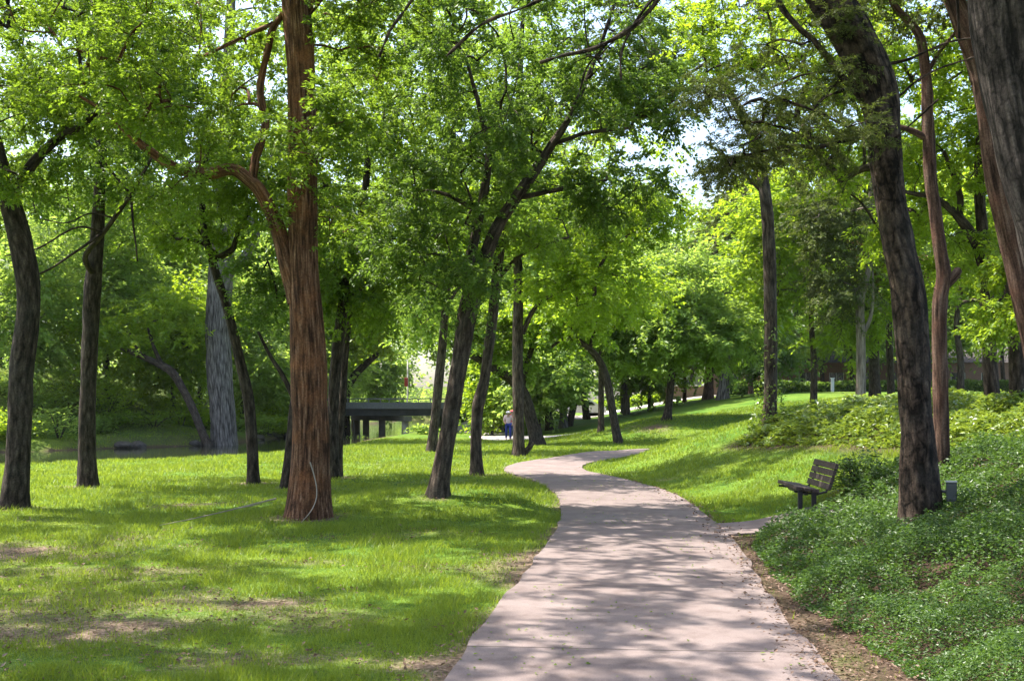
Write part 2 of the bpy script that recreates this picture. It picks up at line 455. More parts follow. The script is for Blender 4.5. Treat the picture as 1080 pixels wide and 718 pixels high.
# paved strips
def strip(name, path, mat, label, lift=.03, nx=9):
    c = path[:, :2]; t = np.gradient(c, axis=0); t /= np.linalg.norm(t, axis=1)[:, None]
    nrm = np.column_stack([t[:, 1], -t[:, 0]])
    s = np.r_[0, np.cumsum(np.linalg.norm(np.diff(c, axis=0), axis=1))]
    k = np.linspace(-1, 1, nx)
    wob = (fbm(np.column_stack([s * 1.7, s * 0]), 3, 3) - .5) * .07
    X = c[:, None, 0] + nrm[:, None, 0] * (path[:, 3] + wob)[:, None] * k; Y = c[:, None, 1] + nrm[:, None, 1] * (path[:, 3] + wob)[:, None] * k
    Z = ground_z(X, Y) + lift
    n = len(c)
    V = np.stack([X, Y, Z], -1)
    lo = V[:, [0, -1]].copy(); lo[..., 2] -= .15
    V = np.concatenate([lo[:, :1], V, lo[:, 1:]], 1); w = nx + 2
    A = np.stack([np.repeat(np.r_[-1, k, 1][None], n, 0) * path[:, 3:4], np.repeat(s[:, None], w, 1), np.zeros((n, w))], -1)
    i = (np.arange(n - 1)[:, None] * w + np.arange(w - 1)[None]).ravel()
    o = mesh_np(name, V.reshape(-1, 3), np.stack([i, i + 1, i + w + 1, i + w], -1), None, mat, None, False, {'bk': A.reshape(-1, 3)})
    return tag(o, label, kind='structure')

def pave_mat(name, a, b, joint=2.6, stain=.6):
    m, nt, N, L = new_mat(name)
    at = N.new('ShaderNodeAttribute'); at.attribute_name = 'bk'
    n1 = noise(N, L, at.outputs['Vector'], 1.3, 6, .65); n2 = noise(N, L, at.outputs['Vector'], 95, 3, .7); n3 = noise(N, L, at.outputs['Vector'], 4.5, 7, .7)
    r = ramp(N, [(.3, a), (.7, b)]); L.new(n1.outputs[0], r.inputs[0])
    s = ramp(N, [(.3, (.72, .70, .70)), (.6, (1.06, 1.05, 1.05))]); L.new(n2.outputs[0], s.inputs[0])
    c = mixc(N, L, 1.0, r.outputs[0], s.outputs[0], 'MULTIPLY')
    st = ramp(N, [(.36, (.62, .58, .56)), (.5, (1, 1, 1))]); L.new(n3.outputs[0], st.inputs[0])
    c = mixc(N, L, stain, c, mixc(N, L, 1.0, c, st.outputs[0], 'MULTIPLY'))
    sx = N.new('ShaderNodeSeparateXYZ'); L.new(at.outputs['Vector'], sx.inputs[0])
    q = N.new('ShaderNodeMath'); q.operation = 'PINGPONG'; L.new(sx.outputs[1], q.inputs[0]); q.inputs[1].default_value = joint / 2
    lt = N.new('ShaderNodeMath'); lt.operation = 'LESS_THAN'; L.new(q.outputs[0], lt.inputs[0]); lt.inputs[1].default_value = .012
    lm = N.new('ShaderNodeMath'); lm.operation = 'MULTIPLY'; L.new(lt.outputs[0], lm.inputs[0]); lm.inputs[1].default_value = .8
    c = mixc(N, L, lm.outputs[0], c, (.06, .045, .04))
    p = principled(N, L, c, .88, .2); bump(N, L, n2.outputs[0], p, .35, .006); out(N, L, p.outputs[0]); return m
m_path = pave_mat('path_concrete', (.150, .116, .107), (.225, .182, .169))
m_path2 = pave_mat('pale_concrete', (.40, .36, .34), (.52, .47, .45))
strip('path', PATH, m_path, 'winding pinkish concrete path')
strip('path', PATH2, m_path2, 'pale concrete path by the creek', .05, 7)
road = np.array([(-40, 91.8, 0, 3.4), (-1, 92, 0, 3.4)])
PAD = hp((752, 551), (771, 570)) 
b0 = np.array(hit(762, 560)[:2]); b1 = np.array(hit(880, 541)[:2])
padl = resample(np.array([[b0[0] - .35, b0[1], 0, .62], [(b0[0] + b1[0]) / 2, (b0[1] + b1[1]) / 2 + .05, 0, .62], [b1[0] + .15, b1[1] + .35, 0, .62]]), .25)
strip('bench_pad', padl, m_path, 'concrete pad beside the path under the bench', .026, 5)
FAR_ROAD = resample(catmull([(2, 96, 0, 2.2), (8, 101, 0, 2.6), (16, 105, 0, 3), (30, 107, 0, 3), (60, 108, 0, 3)], 8), 1.0)
strip('road', FAR_ROAD, m_path2, 'pale park road behind the far lawn', .06, 5)
PADLINE = padl
SPUR = resample(catmull([(*hit(603, 442)[:2], 0, .9), (*hit(622, 437)[:2], 0, 1.0), (11.2, 100, 0, 1.2), (15, 103, 0, 1.2)], 8), .5)
strip('path', SPUR, m_path2, 'pale side path joining the park road', .055, 5)
# ------------------------------------------------------------------ trees
def crown_obj(name, LV, gb, leafm, barkm, root):
    # leaves and the twigs that carry them, one mesh with two materials
    nl = len(LV)
    V = np.vstack([LV] + gb.V); Q = np.vstack([np.arange(nl).reshape(-1, 4)] + [q + nl for q in gb.Q]) if gb.Q else np.arange(nl).reshape(-1, 4)
    A = np.vstack([LV] + gb.A)
    o = mesh_np(name, V, Q, None, leafm, root, False, {'bk': A})
    o.data.materials.append(barkm)
    mi = np.zeros(len(Q), np.int32); mi[nl // 4:] = 1
    o.data.polygons.foreach_set('material_index', mi)
    o.data.polygons.foreach_set('use_smooth', mi.astype(bool))
    return o

def leaves_np(C, DIR, seedrng, Lf, wr, rc, m, droop=.25, flat=.45, twigs=7, needle=False):
    """leaf-sized faces along twigs that fan out from each clump centre"""
    n = len(C)
    T = n * twigs
    per = max(1, int(m / twigs))
    az = seedrng.uniform(0, 2 * np.pi, T)
    base = np.column_stack([np.cos(az), np.sin(az), seedrng.normal(0, flat, T)])
    base += np.repeat(DIR, twigs, 0) * .55
    base[:, 2] -= droop * seedrng.uniform(0, 1, T)
    base /= np.linalg.norm(base, axis=1)[:, None]
    ln = rc * seedrng.uniform(.5, 1.3, T) * np.repeat(seedrng.uniform(.65, 1.3, n), twigs)
    tc_ = np.repeat(C, twigs, 0) + seedrng.normal(0, rc * .22, (T, 3))
    tw = np.repeat(np.arange(T), per)
    M = len(tw)
    t = seedrng.uniform(.05, 1, M) ** .8
    sag = -droop * .5 * (t * ln[tw]) ** 2 / max(rc, .01)
    side = np.where(seedrng.random(M) < .5, -1., 1.)
    d = base[tw]
    lat = np.cross(d, [0, 0, 1.0]); lat /= np.linalg.norm(lat, axis=1)[:, None] + 1e-6
    pos = tc_[tw] + d * (t * ln[tw])[:, None] + seedrng.normal(0, Lf * (.3 if needle else .42), (M, 3))
    pos[:, 2] += sag
    ld = d * .7 + lat * side[:, None] * .8 + seedrng.normal(0, .35, (M, 3)); ld[:, 2] -= .2
    ld /= np.linalg.norm(ld, axis=1)[:, None]
    up = np.array([0, 0, 1.0]) + seedrng.normal(0, .55, (M, 3))
    sd = np.cross(ld, up); sd /= np.linalg.norm(sd, axis=1)[:, None] + 1e-6
    nn = np.cross(sd, ld)
    l = Lf * seedrng.uniform(.55, 1.4, M); w = l * wr * .5
    a = pos; b = pos + ld * (l * .42)[:, None] + sd * w[:, None] + nn * (w * .25)[:, None]
    c = pos + ld * l[:, None] - nn * (l * .12)[:, None]; e = pos + ld * (l * .42)[:, None] - sd * w[:, None] + nn * (w * .25)[:, None]
    V = np.stack([a, b, c, e], 1).reshape(-1, 3)
    return V, (tc_, base, ln)

TREES = {}
NLEAF = 0
def tree(key, label, trunk, crown=(), limbs=(), leaf='elm', bark='brown', lean=0, sides=None, rough=None, flare=.32, group=None, Y=None, X=None, top=None,
         dens=1.0, Lk=1.0, rk=1.0, droop=.3, flat=.4, name='tree', nclump=19, extra=(), base_drop=.35, seed=None, minz=1.9, lw=.52, thin=False):
    """trunk / limbs: (u, v, width) in photo pixels measured at the tree's own distance; crown blobs: (u, v, ru, rv[, dY in m])"""
    global NLEAF
    r_ = np.random.default_rng(seed if seed is not None else abs(hash_str(key)) % 100000)
    u0, v0 = trunk[0][:2]
    if Y is None:
        bx, by, bz = hit(u0, v0)
    else:
        by = Y; bx = (u0 - UC) / FPX * Y; bz = gz(bx, by)
        v0 = V0 - (bz - CZ) * FPX / Y; trunk = [(u0, v0, trunk[0][2])] + [q for q in trunk[1:]]
    root = empty(name, (bx, by, bz))
    tag(root, label, 'tree', group)
    px = by / FPX
    def world(pts, y0):
        out_ = []
        for q in pts:
            dy = q[3] if len(q) > 3 else 0
            yy = y0 + dy
            p_ = P3(q[0], q[1], yy); out_.append((*p_, max(.012, q[2] * .5 * yy / FPX)))
        return np.array(out_)
    tw = world(trunk, by)
    if lean: tw[:, 1] += lean * (tw[:, 2] - tw[0, 2])
    maxpx = max(q[2] for q in trunk)
    tw = np.vstack([[tw[0, 0] - .0, tw[0, 1], tw[0, 2] - base_drop, tw[0, 3]], tw])
    sm = catmull(tw, 8); sm = resample(sm, max(.05, px * (4 if maxpx > 25 else 6)))
    g = Geo()
    sd = sides or int(np.clip(maxpx * 1.3, 9, 56))
    rg = rough if rough is not None else (.012 if maxpx > 14 else 0)
    sdd = int(r_.integers(0, 90))
    g.tube(sm[:, :3], np.maximum(sm[:, 3], .01), sd, flare, rg, sdd, fl_len=max(.15, tw[0, 3] * 1.1))
    skel = [sm[int(len(sm) * .45):]]
    for lb in limbs:
        lw_ = world(lb, by)
        if lean: lw_[:, 1] += lean * (lw_[:, 2] - tw[0, 2])
        sl = resample(catmull(lw_, 8), max(.06, px * 5))
        wig = (fbm(sl[:, :3] * 1.7, 2, sdd) - .5) * .08
        sl[1:, :3] += wig[1:, None] * np.array([.6, .6, .6]) * np.linspace(0, 1, len(sl) - 1)[:, None]
        g.tube(sl[:, :3], np.maximum(sl[:, 3], .008), max(6, int(sd * .5)), 0, rg * .6, sdd + 7)
        skel.append(sl)
    g.build('trunk', BARK[bark], root, True, True)
    if not len(crown):
        TREES[key] = root; return root
    # --- crown: clump centres in the blobs, joined to the skeleton by branches
    Lf = float(np.clip(.0040 * by, .062, .42)) * Lk
    rc = float(np.clip(.027 * by, .38, 2.4)) * rk
    C = []
    for bl in crown:
        u, v, ru, rv = bl[:4]; dY = bl[4] if len(bl) > 4 else 0
        dens_b = bl[5] if len(bl) > 5 else 1
        yy = by + dY + lean * max(0, (V0 - v) / FPX * by)
        c = P3(u, v, yy); R = np.array([ru * yy / FPX, max(ru * yy / FPX, min(2.2, 1.2 * ru * yy / FPX + .6)), rv * yy / FPX])
        k = max(3, int(round(nclump * dens_b)))
        dv = r_.normal(size=(k, 3)); dv /= np.linalg.norm(dv, axis=1)[:, None]
        C.append(c + dv * (r_.uniform(.05, 1, k) ** .45)[:, None] * R)
    C = np.vstack(C)
    C = C[C[:, 2] > ground_z(C[:, 0], C[:, 1]) + minz]
    sk = np.vstack(skel)
    nodes = [sk[:, :3]]; par = [np.full(len(sk), -1)]; cap = [sk[:, 3]]
    allP = sk[:, :3].copy(); allPar = np.full(len(sk), -1); allcap = sk[:, 3].copy()
    order = np.argsort(np.min(np.linalg.norm(C[:, None] - allP[None, ::3], axis=2), axis=1))
    C = C[order]; DIR = np.zeros_like(C); chains = []
    for i, c in enumerate(C):
        d = np.linalg.norm(allP - c, axis=1)
        d = d + np.maximum(0, allP[:, 2] - c[2]) * .35
        j = int(np.argmin(d)); a = allP[j]; dist = np.linalg.norm(c - a)
        k = max(2, int(dist / max(.35, rc * .6)))
        t = np.linspace(0, 1, k + 1)[1:, None]
        pts = a + (c - a) * t
        bow = np.sin(np.pi * t) * dist
        pts = pts + bow * np.array([0, 0, .10]) + np.where(t < 1, 1, 0) * r_.normal(0, .07 * dist, (k, 3))
        n0 = len(allP)
        allP = np.vstack([allP, pts]); allPar = np.r_[allPar, j, np.arange(n0, n0 + k - 1)]; allcap = np.r_[allcap, np.full(k, 9.)]
        chains.append(np.r_[j, np.arange(n0, n0 + k)])
        DIR[i] = (pts[-1] - (pts[-2] if k > 1 else a)); DIR[i] /= np.linalg.norm(DIR[i]) + 1e-6
    cnt = np.zeros(len(allP))
    for ch in chains: cnt[ch[-1]] += 1
    for i in range(len(allP) - 1, -1, -1):
        if allPar[i] >= 0: cnt[allPar[i]] += cnt[i]
    rad = .0065 * np.sqrt(by / 18) * np.power(np.maximum(cnt, 1), .55)
    gb = Geo()
    for ch in chains:
        P_ = allP[ch]; R_ = rad[ch].copy(); R_[0] = min(R_[1] * 1.15, allcap[ch[0]] * .9 + .004); R_[-1] *= .6
        if len(P_) > 2 and not thin:
            q = resample(catmull(np.column_stack([P_, R_]), 3), max(.12, px * 8)); P_, R_ = q[:, :3], q[:, 3]
        gb.tube(P_, R_, 5 if by < 30 else 4, cap=False)
    m = int(305 * dens)
    LV, (tcs, bs, ln) = leaves_np(C, DIR, r_, Lf, lw, rc, m, droop, flat, needle=leaf in ('juniper', 'rust'))
    NLEAF += len(LV) // 4
    if by < 32:
        ends = tcs + bs * (ln * .9)[:, None]; r0 = .0032 * max(1, by / 14)
        off = np.array([[r0, 0, 0], [-r0 * .5, r0 * .87, 0], [-r0 * .5, -r0 * .87, 0]])
        V = np.concatenate([tcs[:, None] + off[None], ends[:, None] + off[None] * .4], 1).reshape(-1, 3)
        Q = np.array([[0, 1, 4, 3], [1, 2, 5, 4], [2, 0, 3, 5]])
        gb.add(V, (np.arange(len(tcs))[:, None, None] * 6 + Q[None]).reshape(-1, 4), None, V)
    crown_obj('crown', LV, gb, LEAF[leaf], BARK[bark], root)
    TREES[key] = root
    return root

def hash_str(s):
    h = 7
    for ch in s: h = (h * 131 + ord(ch)) % 1000003
    return h

G_NEAR = 'park trees on the lawn'
# -- creek-side lawn, from the photograph's edge inwards
tree('t1', 'stout dark trunk by the picture margin on the lawn with an upswept low branch',
     [(15, 536, 26), (20, 470, 24), (22, 400, 24), (29, 340, 24), (30, 300, 24), (22, 255, 24), (11, 215, 22), (-2, 170, 18), (-18, 100, 15), (-30, 0, 12), (-34, -130, 7)],
     [(40, 60, 110, 70, 2.2), (-40, -40, 120, 70, 2.5), (110, -30, 90, 60, 1.5), (10, 120, 110, 70), (-90, 70, 110, 90), (70, 40, 100, 70), (20, -60, 150, 80), (95, 120, 60, 40), (-60, 190, 80, 50), (40, 190, 50, 25, 0, .5), (-20, -180, 170, 90)],
     [[(11, 218, 13), (33, 175, 11), (62, 146, 9), (84, 134, 7), (110, 110, 5), (130, 80, 4)], [(12, 225, 10), (-15, 190, 8), (-60, 160, 6)]], 'elm', 'dark')
tree('t2', 'straight slim dark trunk with bare drooping twigs, alone on the lawn before the creek',
     [(92, 513, 19), (92, 440, 17), (95, 360, 17), (97, 310, 18), (100, 280, 16), (103, 240, 14), (105, 195, 12), (108, 120, 10), (112, 20, 8), (112, -100, 5)],
     [(90, 90, 110, 60, 3), (190, 70, 80, 50, 2), (60, -20, 110, 60, 3), (105, 50, 90, 70), (150, 110, 70, 45), (110, -50, 130, 80), (180, 30, 80, 60), (55, 195, 50, 28, 0, .6), (50, 100, 80, 60), (120, 180, 50, 30, 0, .7)],
     [[(99, 290, 8, 0), (90, 270, 6, -.6), (110, 245, 5, -1), (138, 205, 4.5, -1.2), (150, 185, 4, -1.3), (161, 165, 3, -1.3)],
      [(110, 245, 4, -1), (85, 262, 3, -1.2), (50, 285, 2.2, -1.4), (20, 295, 1.6, -1.5)], [(138, 205, 3.5, -1.2), (141, 240, 2.5, -1.2), (146, 275, 1.6, -1.2)],
      [(138, 205, 3.2, -1.2), (125, 190, 3, -1.3), (108, 165, 2.4, -1.4), (98, 140, 1.8, -1.4)], [(110, 245, 3, -1), (80, 240, 2.4, -1.3), (40, 262, 1.8, -1.5), (5, 270, 1.3, -1.6)],
      [(120, 230, 2.6, -1.1), (95, 225, 2, -1.2), (70, 235, 1.4, -1.3), (40, 230, 1, -1.3)]], 'deep', 'dark')
tree('t5', 'thin sinuous dark trunk with a forked top, between red cedar and grey cottonwood',
     [(267, 510, 13), (266, 470, 12), (262, 420, 12), (254, 385, 11), (246, 350, 10), (238, 320, 9), (229, 292, 9), (223, 272, 8), (215, 240, 7), (214, 190, 6), (225, 130, 4)],
     [(200, 225, 60, 35), (250, 180, 60, 40), (285, 205, 45, 28), (215, 120, 70, 50)],
     [[(225, 274, 7), (236, 269, 7), (246, 262, 6.5), (249, 252, 5), (262, 225, 4), (285, 205, 3)], [(228, 268, 5), (210, 255, 4), (185, 252, 3)]], 'elm', 'dark')
CEDAR = tree('t6', 'massive shaggy red cedar with an orange-brown trunk and one long crooked limb',
     [(325, 545, 50), (326, 520, 44), (327, 490, 40), (327, 440, 38), (326, 380, 36), (323, 330, 34), (320, 280, 32), (320, 200, 30), (319, 120, 30), (316, 60, 30), (312, 0, 28), (308, -120, 24), (304, -280, 15)],
     [(130, 95, 85, 50), (190, 120, 60, 35), (230, 45, 100, 60), (310, -40, 120, 60), (210, 200, 60, 22, 0, .5), (100, 30, 100, 60), (190, -60, 140, 70), (380, 30, 70, 45), (368, 130, 40, 45, -.6, .7),
      (420, -60, 110, 60), (320, -190, 190, 80), (350, -190, 170, 80, -4), (500, -210, 150, 70, -4.6), (200, -230, 160, 80, -3), (340, 235, 40, 30, .8, .6), (300, 150, 40, 35, -1.0, .4)],  # unseen blobs set forward overhead are added to shade the near path
     [[(315, 318, 24), (304, 280, 19), (291, 235, 16), (276, 204, 15), (262, 189, 14), (245, 179, 13), (220, 183, 13), (195, 181, 12), (172, 170, 10), (152, 155, 9), (135, 140, 7), (112, 120, 5), (80, 100, 3)],
      [(266, 192, 10), (270, 165, 9), (280, 135, 9), (276, 110, 8), (274, 90, 8), (281, 60, 7), (288, 30, 8), (300, 12, 6), (318, -30, 4)],
      [(318, 20, 12), (345, -10, 9), (390, -40, 7), (450, -70, 4)], [(288, 25, 5), (255, 40, 4), (215, 60, 3)]], 'elm', 'cedar', rough=.024, flare=.08)
tree('t7', 'dark leaning trunk half hidden behind the red cedar on its creek side',
     [(302, 515, 13), (307, 470, 12), (311, 430, 12), (318, 380, 11), (322, 330, 10), (330, 270, 8), (338, 200, 6)],
     [(275, 300, 35, 30, 0, .6), (345, 240, 50, 50), (350, 150, 50, 50)],
     [[(312, 425, 6), (298, 395, 5), (285, 375, 4), (272, 350, 3)]], 'deep', 'dark')
tree('t4', 'giant pale grey furrowed cottonwood trunk at the water edge',
     [(238, 480, 28), (235, 440, 26), (232, 400, 26), (230, 350, 26), (232, 300, 25.5), (235, 250, 23), (238, 180, 16), (240, 90, 13), (244, -10, 9)],
     [(60, 20, 120, 70, 2), (380, 40, 110, 80, 3), (140, -40, 140, 70, 0), (330, -40, 140, 70, 0), (390, 140, 70, 60, 3), (230, 190, 90, 60), (150, 215, 70, 40), (310, 130, 90, 70), (220, 60, 140, 80), (140, 160, 80, 30, 0, .6), (330, 230, 60, 50), (60, 130, 80, 60)],
     [[(233, 300, 10), (270, 250, 9), (248, 215, 8), (221, 188, 7), (205, 150, 5)], [(236, 220, 9), (285, 170, 7), (330, 120, 5)]], 'blue', 'grey', rough=.03, flare=.1)
tree('t3', 'brown trunk leaning steeply over the creek from the foot of the grey cottonwood',
     [(223, 479, 10), (213, 455, 8.5), (202, 428, 8.5), (191, 407, 8), (182, 393, 9), (170, 385, 8), (150, 376, 6), (127, 367, 4)],
     [(115, 350, 40, 16, 0, .6), (165, 325, 36, 14, 0, .5)],
     [[(171, 386, 5), (160, 360, 4), (156, 340, 3)], [(150, 376, 4), (135, 350, 3)]], 'yellow', 'brown')
tree('t8', 'dark brown trunk close behind the red cedar, stouter of two standing together',
     [(352, 505, 13), (351, 450, 12), (353, 400, 12), (358, 350, 12), (364, 310, 11), (371, 270, 9), (384, 210, 8), (392, 120, 6)],
     [(400, 250, 70, 50), (385, 310, 40, 25, 0, .8), (430, 190, 70, 50), (350, 230, 50, 50), (395, 120, 80, 60), (440, 90, 70, 60)],
     [[(364, 312, 7), (345, 270, 6), (335, 240, 4)], [(372, 268, 6), (405, 230, 5), (440, 200, 4)]], 'elm', 'dark')
tree('t8b', 'slim trunk nearly touching the stouter dark brown one behind the red cedar',
     [(357, 503, 9), (358, 460, 8), (361, 420, 8), (362, 390, 8), (366, 350, 6), (374, 300, 4)],
     [(375, 280, 40, 40), (350, 310, 35, 30)], (), 'deep', 'brown', lean=.05)
tree('t9', 'dark tree forking low at the creek bend with a limb arching towards the bridge',
     [(365, 468, 11), (364, 440, 10), (365, 415, 9), (374, 396, 8), (388, 382, 7), (400, 372, 5), (420, 355, 3)],
     [(405, 335, 50, 20), (445, 325, 36, 18), (420, 300, 60, 30), (375, 350, 24, 14, 0, .6)],
     [[(365, 415, 6), (356, 385, 5), (350, 350, 4)]], 'yellow', 'dark')
tree('t10', 'upright greyish trunk on the lawn before the bridge',
     [(455, 476, 11), (459, 440, 10), (463, 400, 10), (467, 360, 9), (470, 320, 8), (474, 260, 7), (478, 170, 5), (480, 60, 3)],
     [(470, 260, 60, 50), (430, 190, 70, 60), (480, 120, 100, 80), (420, 50, 110, 80), (520, 60, 90, 70), (440, 320, 50, 25, 0, .6)],
     [[(469, 325, 4), (500, 280, 3), (520, 250, 2)]], 'blue', 'brown')
tree('t15', 'slender pale trunk far back on the lawn beside the creek path',
     [(500, 452, 7), (499, 420, 6.5), (498, 385, 6), (499, 340, 5), (502, 270, 4)],
     [(500, 330, 45, 30), (520, 260, 70, 60), (475, 300, 40, 30), (560, 170, 80, 70), (480, 200, 70, 60)], (), 'blue', 'pale')
tree('t11', 'thick dark trunk leaning over the grassy mound and forking into two stems',
     [(462, 523, 22), (466, 495, 19), (472, 460, 18), (480, 410, 18), (488, 365, 19), (496, 318, 20), (507, 285, 15), (522, 245, 13), (544, 209, 12), (564, 181, 11), (582, 153, 9), (600, 125, 7), (625, 70, 5), (650, 0, 3)],
     [(470, 205, 60, 45), (540, 175, 70, 40), (600, 115, 75, 45), (520, 95, 85, 55), (655, 60, 70, 40), (560, 25, 110, 50), (440, 265, 55, 28), (485, 290, 50, 16, -.8, .7), (645, 188, 55, 38), (430, 20, 90, 50),
      (560, -90, 170, 70), (695, 110, 40, 25, 0, .7)],
     [[(494, 320, 14), (495, 285, 12), (500, 255, 11), (506, 225, 10), (511, 200, 9), (515, 160, 7), (505, 110, 5), (490, 60, 3)], [(582, 153, 5), (620, 140, 4), (665, 135, 3)],
      [(545, 209, 6), (590, 200, 5), (640, 190, 3)], [(506, 225, 5), (470, 205, 4), (435, 200, 3)]], 'deep', 'brown', dens=1.1)
tree('t12', 'leaning brown trunk with a bulge halfway up, standing next to the forked dark trunk',
     [(503, 501, 14), (502, 470, 12), (503, 440, 12), (505, 424, 13), (511, 400, 11), (515, 370, 11), (519, 340, 11), (523, 300, 11), (529, 250, 10), (540, 180, 8), (548, 90, 6), (552, 0, 4)],
     [(560, 235, 55, 35), (520, 150, 80, 50), (480, 240, 50, 35), (570, 110, 90, 60), (540, 30, 110, 70)],
     [[(524, 295, 5), (555, 265, 4), (600, 250, 3)]], 'elm', 'brown')
tree('t13', 'straight brown trunk with a stub at its foot, beside the walking people',
     [(547, 481, 13), (547, 450, 11.5), (546, 400, 11.5), (546, 350, 11), (547, 300, 10.5), (546, 265, 9), (549, 200, 7), (553, 110, 5)],
     [(590, 285, 60, 38), (635, 295, 55, 38), (560, 215, 80, 55), (650, 235, 60, 45), (520, 230, 55, 45), (600, 150, 100, 70), (690, 215, 40, 30, 0, .7)],
     [[(551, 352, 5.5), (562, 328, 5), (577, 314, 4), (605, 300, 3)], [(549, 478, 8), (557, 474, 6), (561, 466, 6)]], 'yellow', 'brown', dens=.95)
tree('t14', 'big hard-leaning trunk whose long dark limb passes behind the straight brown trunk',
     [(567, 470, 15), (561, 445, 13), (556, 425, 12), (549, 410, 12), (538, 399, 10), (525, 391, 9), (508, 381, 8), (490, 370, 7), (472, 362, 4)],
     [(520, 345, 45, 18, 0, .7), (470, 335, 40, 20), (560, 335, 50, 22), (600, 325, 45, 22), (528, 376, 22, 8, 0, .3)],
     [[(549, 411, 8), (560, 370, 6), (575, 340, 4)], [(525, 391, 5), (515, 360, 4)]], 'elm', 'dark')
tree('t16', 'slender dark trunk curving like a bow beside the far bend of the path',
     [(652, 468, 10), (649, 450, 9), (646, 433, 8.5), (641, 405, 8.5), (636, 388, 8), (627, 373, 7.5), (615, 363, 6.5), (603, 356, 5.5), (592, 358, 4), (582, 366, 3)],
     [(610, 318, 60, 24), (660, 305, 45, 28), (575, 330, 35, 14, 0, .6)],
     [[(622, 369, 5), (628, 345, 4), (640, 320, 3)], [(607, 358, 4), (596, 335, 3)]], 'yellow', 'dark')
tree('t17', 'thin straight trunk standing just behind the bow-shaped dark trunk',
     [(634, 455, 7), (634, 430, 6.5), (634, 405, 6), (634, 370, 5)], [(642, 350, 32, 16), (625, 335, 32, 16)], (), 'deep', 'brown')
tree('t18', 'pale whitish double trunk on the lawn in front of the park road',
     [(661, 437, 7), (661, 415, 6.5), (661, 395, 6), (662, 360, 5)], [(668, 345, 34, 20), (650, 325, 35, 22)], [[(656, 436, 4), (657, 410, 4), (658, 390, 3)]], 'deep', 'pale')
tree('t19', 'full round-crowned green tree with a short dark trunk on the rise of the lawn',
     [(703, 443, 10), (705, 430, 8), (708, 400, 8), (710, 370, 7), (710, 330, 5), (708, 290, 3)],
     [(710, 320, 55, 32), (680, 355, 38, 25), (745, 350, 36, 20), (705, 290, 40, 22), (730, 335, 45, 30), (765, 345, 22, 18, 0, .6), (712, 362, 40, 12, 0, .7)],
     [[(709, 385, 4), (690, 360, 3), (675, 350, 2)], [(710, 370, 4), (735, 350, 3)]], 'blue', 'dark', dens=1.2)
tree('t20', 'small young tree with a thin trunk by the pale road verge', [(685, 433, 4), (685, 415, 3.5), (685, 390, 3)], [(685, 390, 20, 16)], (), 'elm', 'brown')
tree('t21', 'thin brown trunk beside the twin furrowed trunks on the far lawn', [(722, 424, 4.5), (722, 400, 4), (721, 370, 3.5)], [(735, 365, 30, 22), (725, 330, 35, 25)], (), 'deep', 'rosy')
tree('t22', 'broad furrowed far trunk carrying a dull brown juniper crown', [(747, 421, 11), (748, 395, 9), (749, 365, 8), (752, 320, 6), (757, 250, 4)],
     [(758, 300, 30, 40), (765, 245, 26, 35), (745, 340, 28, 20)], (), 'juniper', 'rosy', dens=1.3, Lk=.8)
tree('t23', 'pale grey far trunk leaning away from the furrowed one', [(762, 421, 12), (764, 400, 10), (767, 378, 9), (772, 340, 7), (778, 290, 5)],
     [(785, 340, 35, 28), (775, 300, 40, 40), (800, 370, 25, 15)], (), 'deep', 'grey')
IVYTREE = tree('t24', 'tall straight trunk with ivy climbing its foot, rising from the far bed of plants',
     [(811, 453, 20), (812, 435, 15), (813, 400, 14), (813, 350, 13.5), (812, 300, 13.5), (811, 250, 13), (808, 212, 13), (800, 165, 11), (791, 138, 10), (775, 108, 9), (760, 80, 8), (752, 40, 7), (748, -40, 5), (745, -150, 3)],
     [(690, 75, 45, 28, 0, 1.1), (655, 110, 30, 16, 0, .5), (760, -50, 110, 60), (650, 30, 50, 30), (840, 0, 70, 40)],
     [[(755, 60, 4), (720, 80, 3), (680, 85, 2)], [(806, 205, 4), (770, 170, 3), (742, 150, 2)], [(760, 80, 4), (800, 60, 3), (830, 50, 2)]], 'juniper', 'brown', dens=.9, Lk=.85, minz=4)
tree('t25', 'pale stripped juniper trunk with brown dying foliage on the planted slope',
     [(907, 431, 11), (908, 400, 10), (908, 360, 9.5), (907, 322, 9), (912, 300, 7), (919, 270, 6), (919, 225, 5), (917, 170, 4), (914, 90, 3)],
     [(880, 260, 26, 40), (900, 200, 30, 40), (865, 225, 30, 30), (890, 310, 26, 18, 0, .7)],
     [[(909, 355, 5), (918, 335, 4), (921, 310, 3), (920, 280, 2)]], 'juniper', 'pale', dens=1.2, Lk=.8)
tree('t26', 'brown trunk right behind the pale juniper with a rusty tuft of needles', [(923, 425, 13), (922, 390, 11), (922, 350, 10.5), (922, 310, 9), (922, 250, 6)],
     [(929, 275, 14, 18, -1, 1.2)], (), 'rust', 'brown', dens=1.4, Lk=.7, minz=3)
tree('t27', 'thin brown trunk seen between the juniper group and the big plated trunk', [(940, 424, 8), (939, 390, 7.5), (937, 340, 7), (934, 300, 6), (930, 230, 4)],
     [(920, 190, 45, 40), (945, 150, 40, 40)], (), 'elm', 'brown')
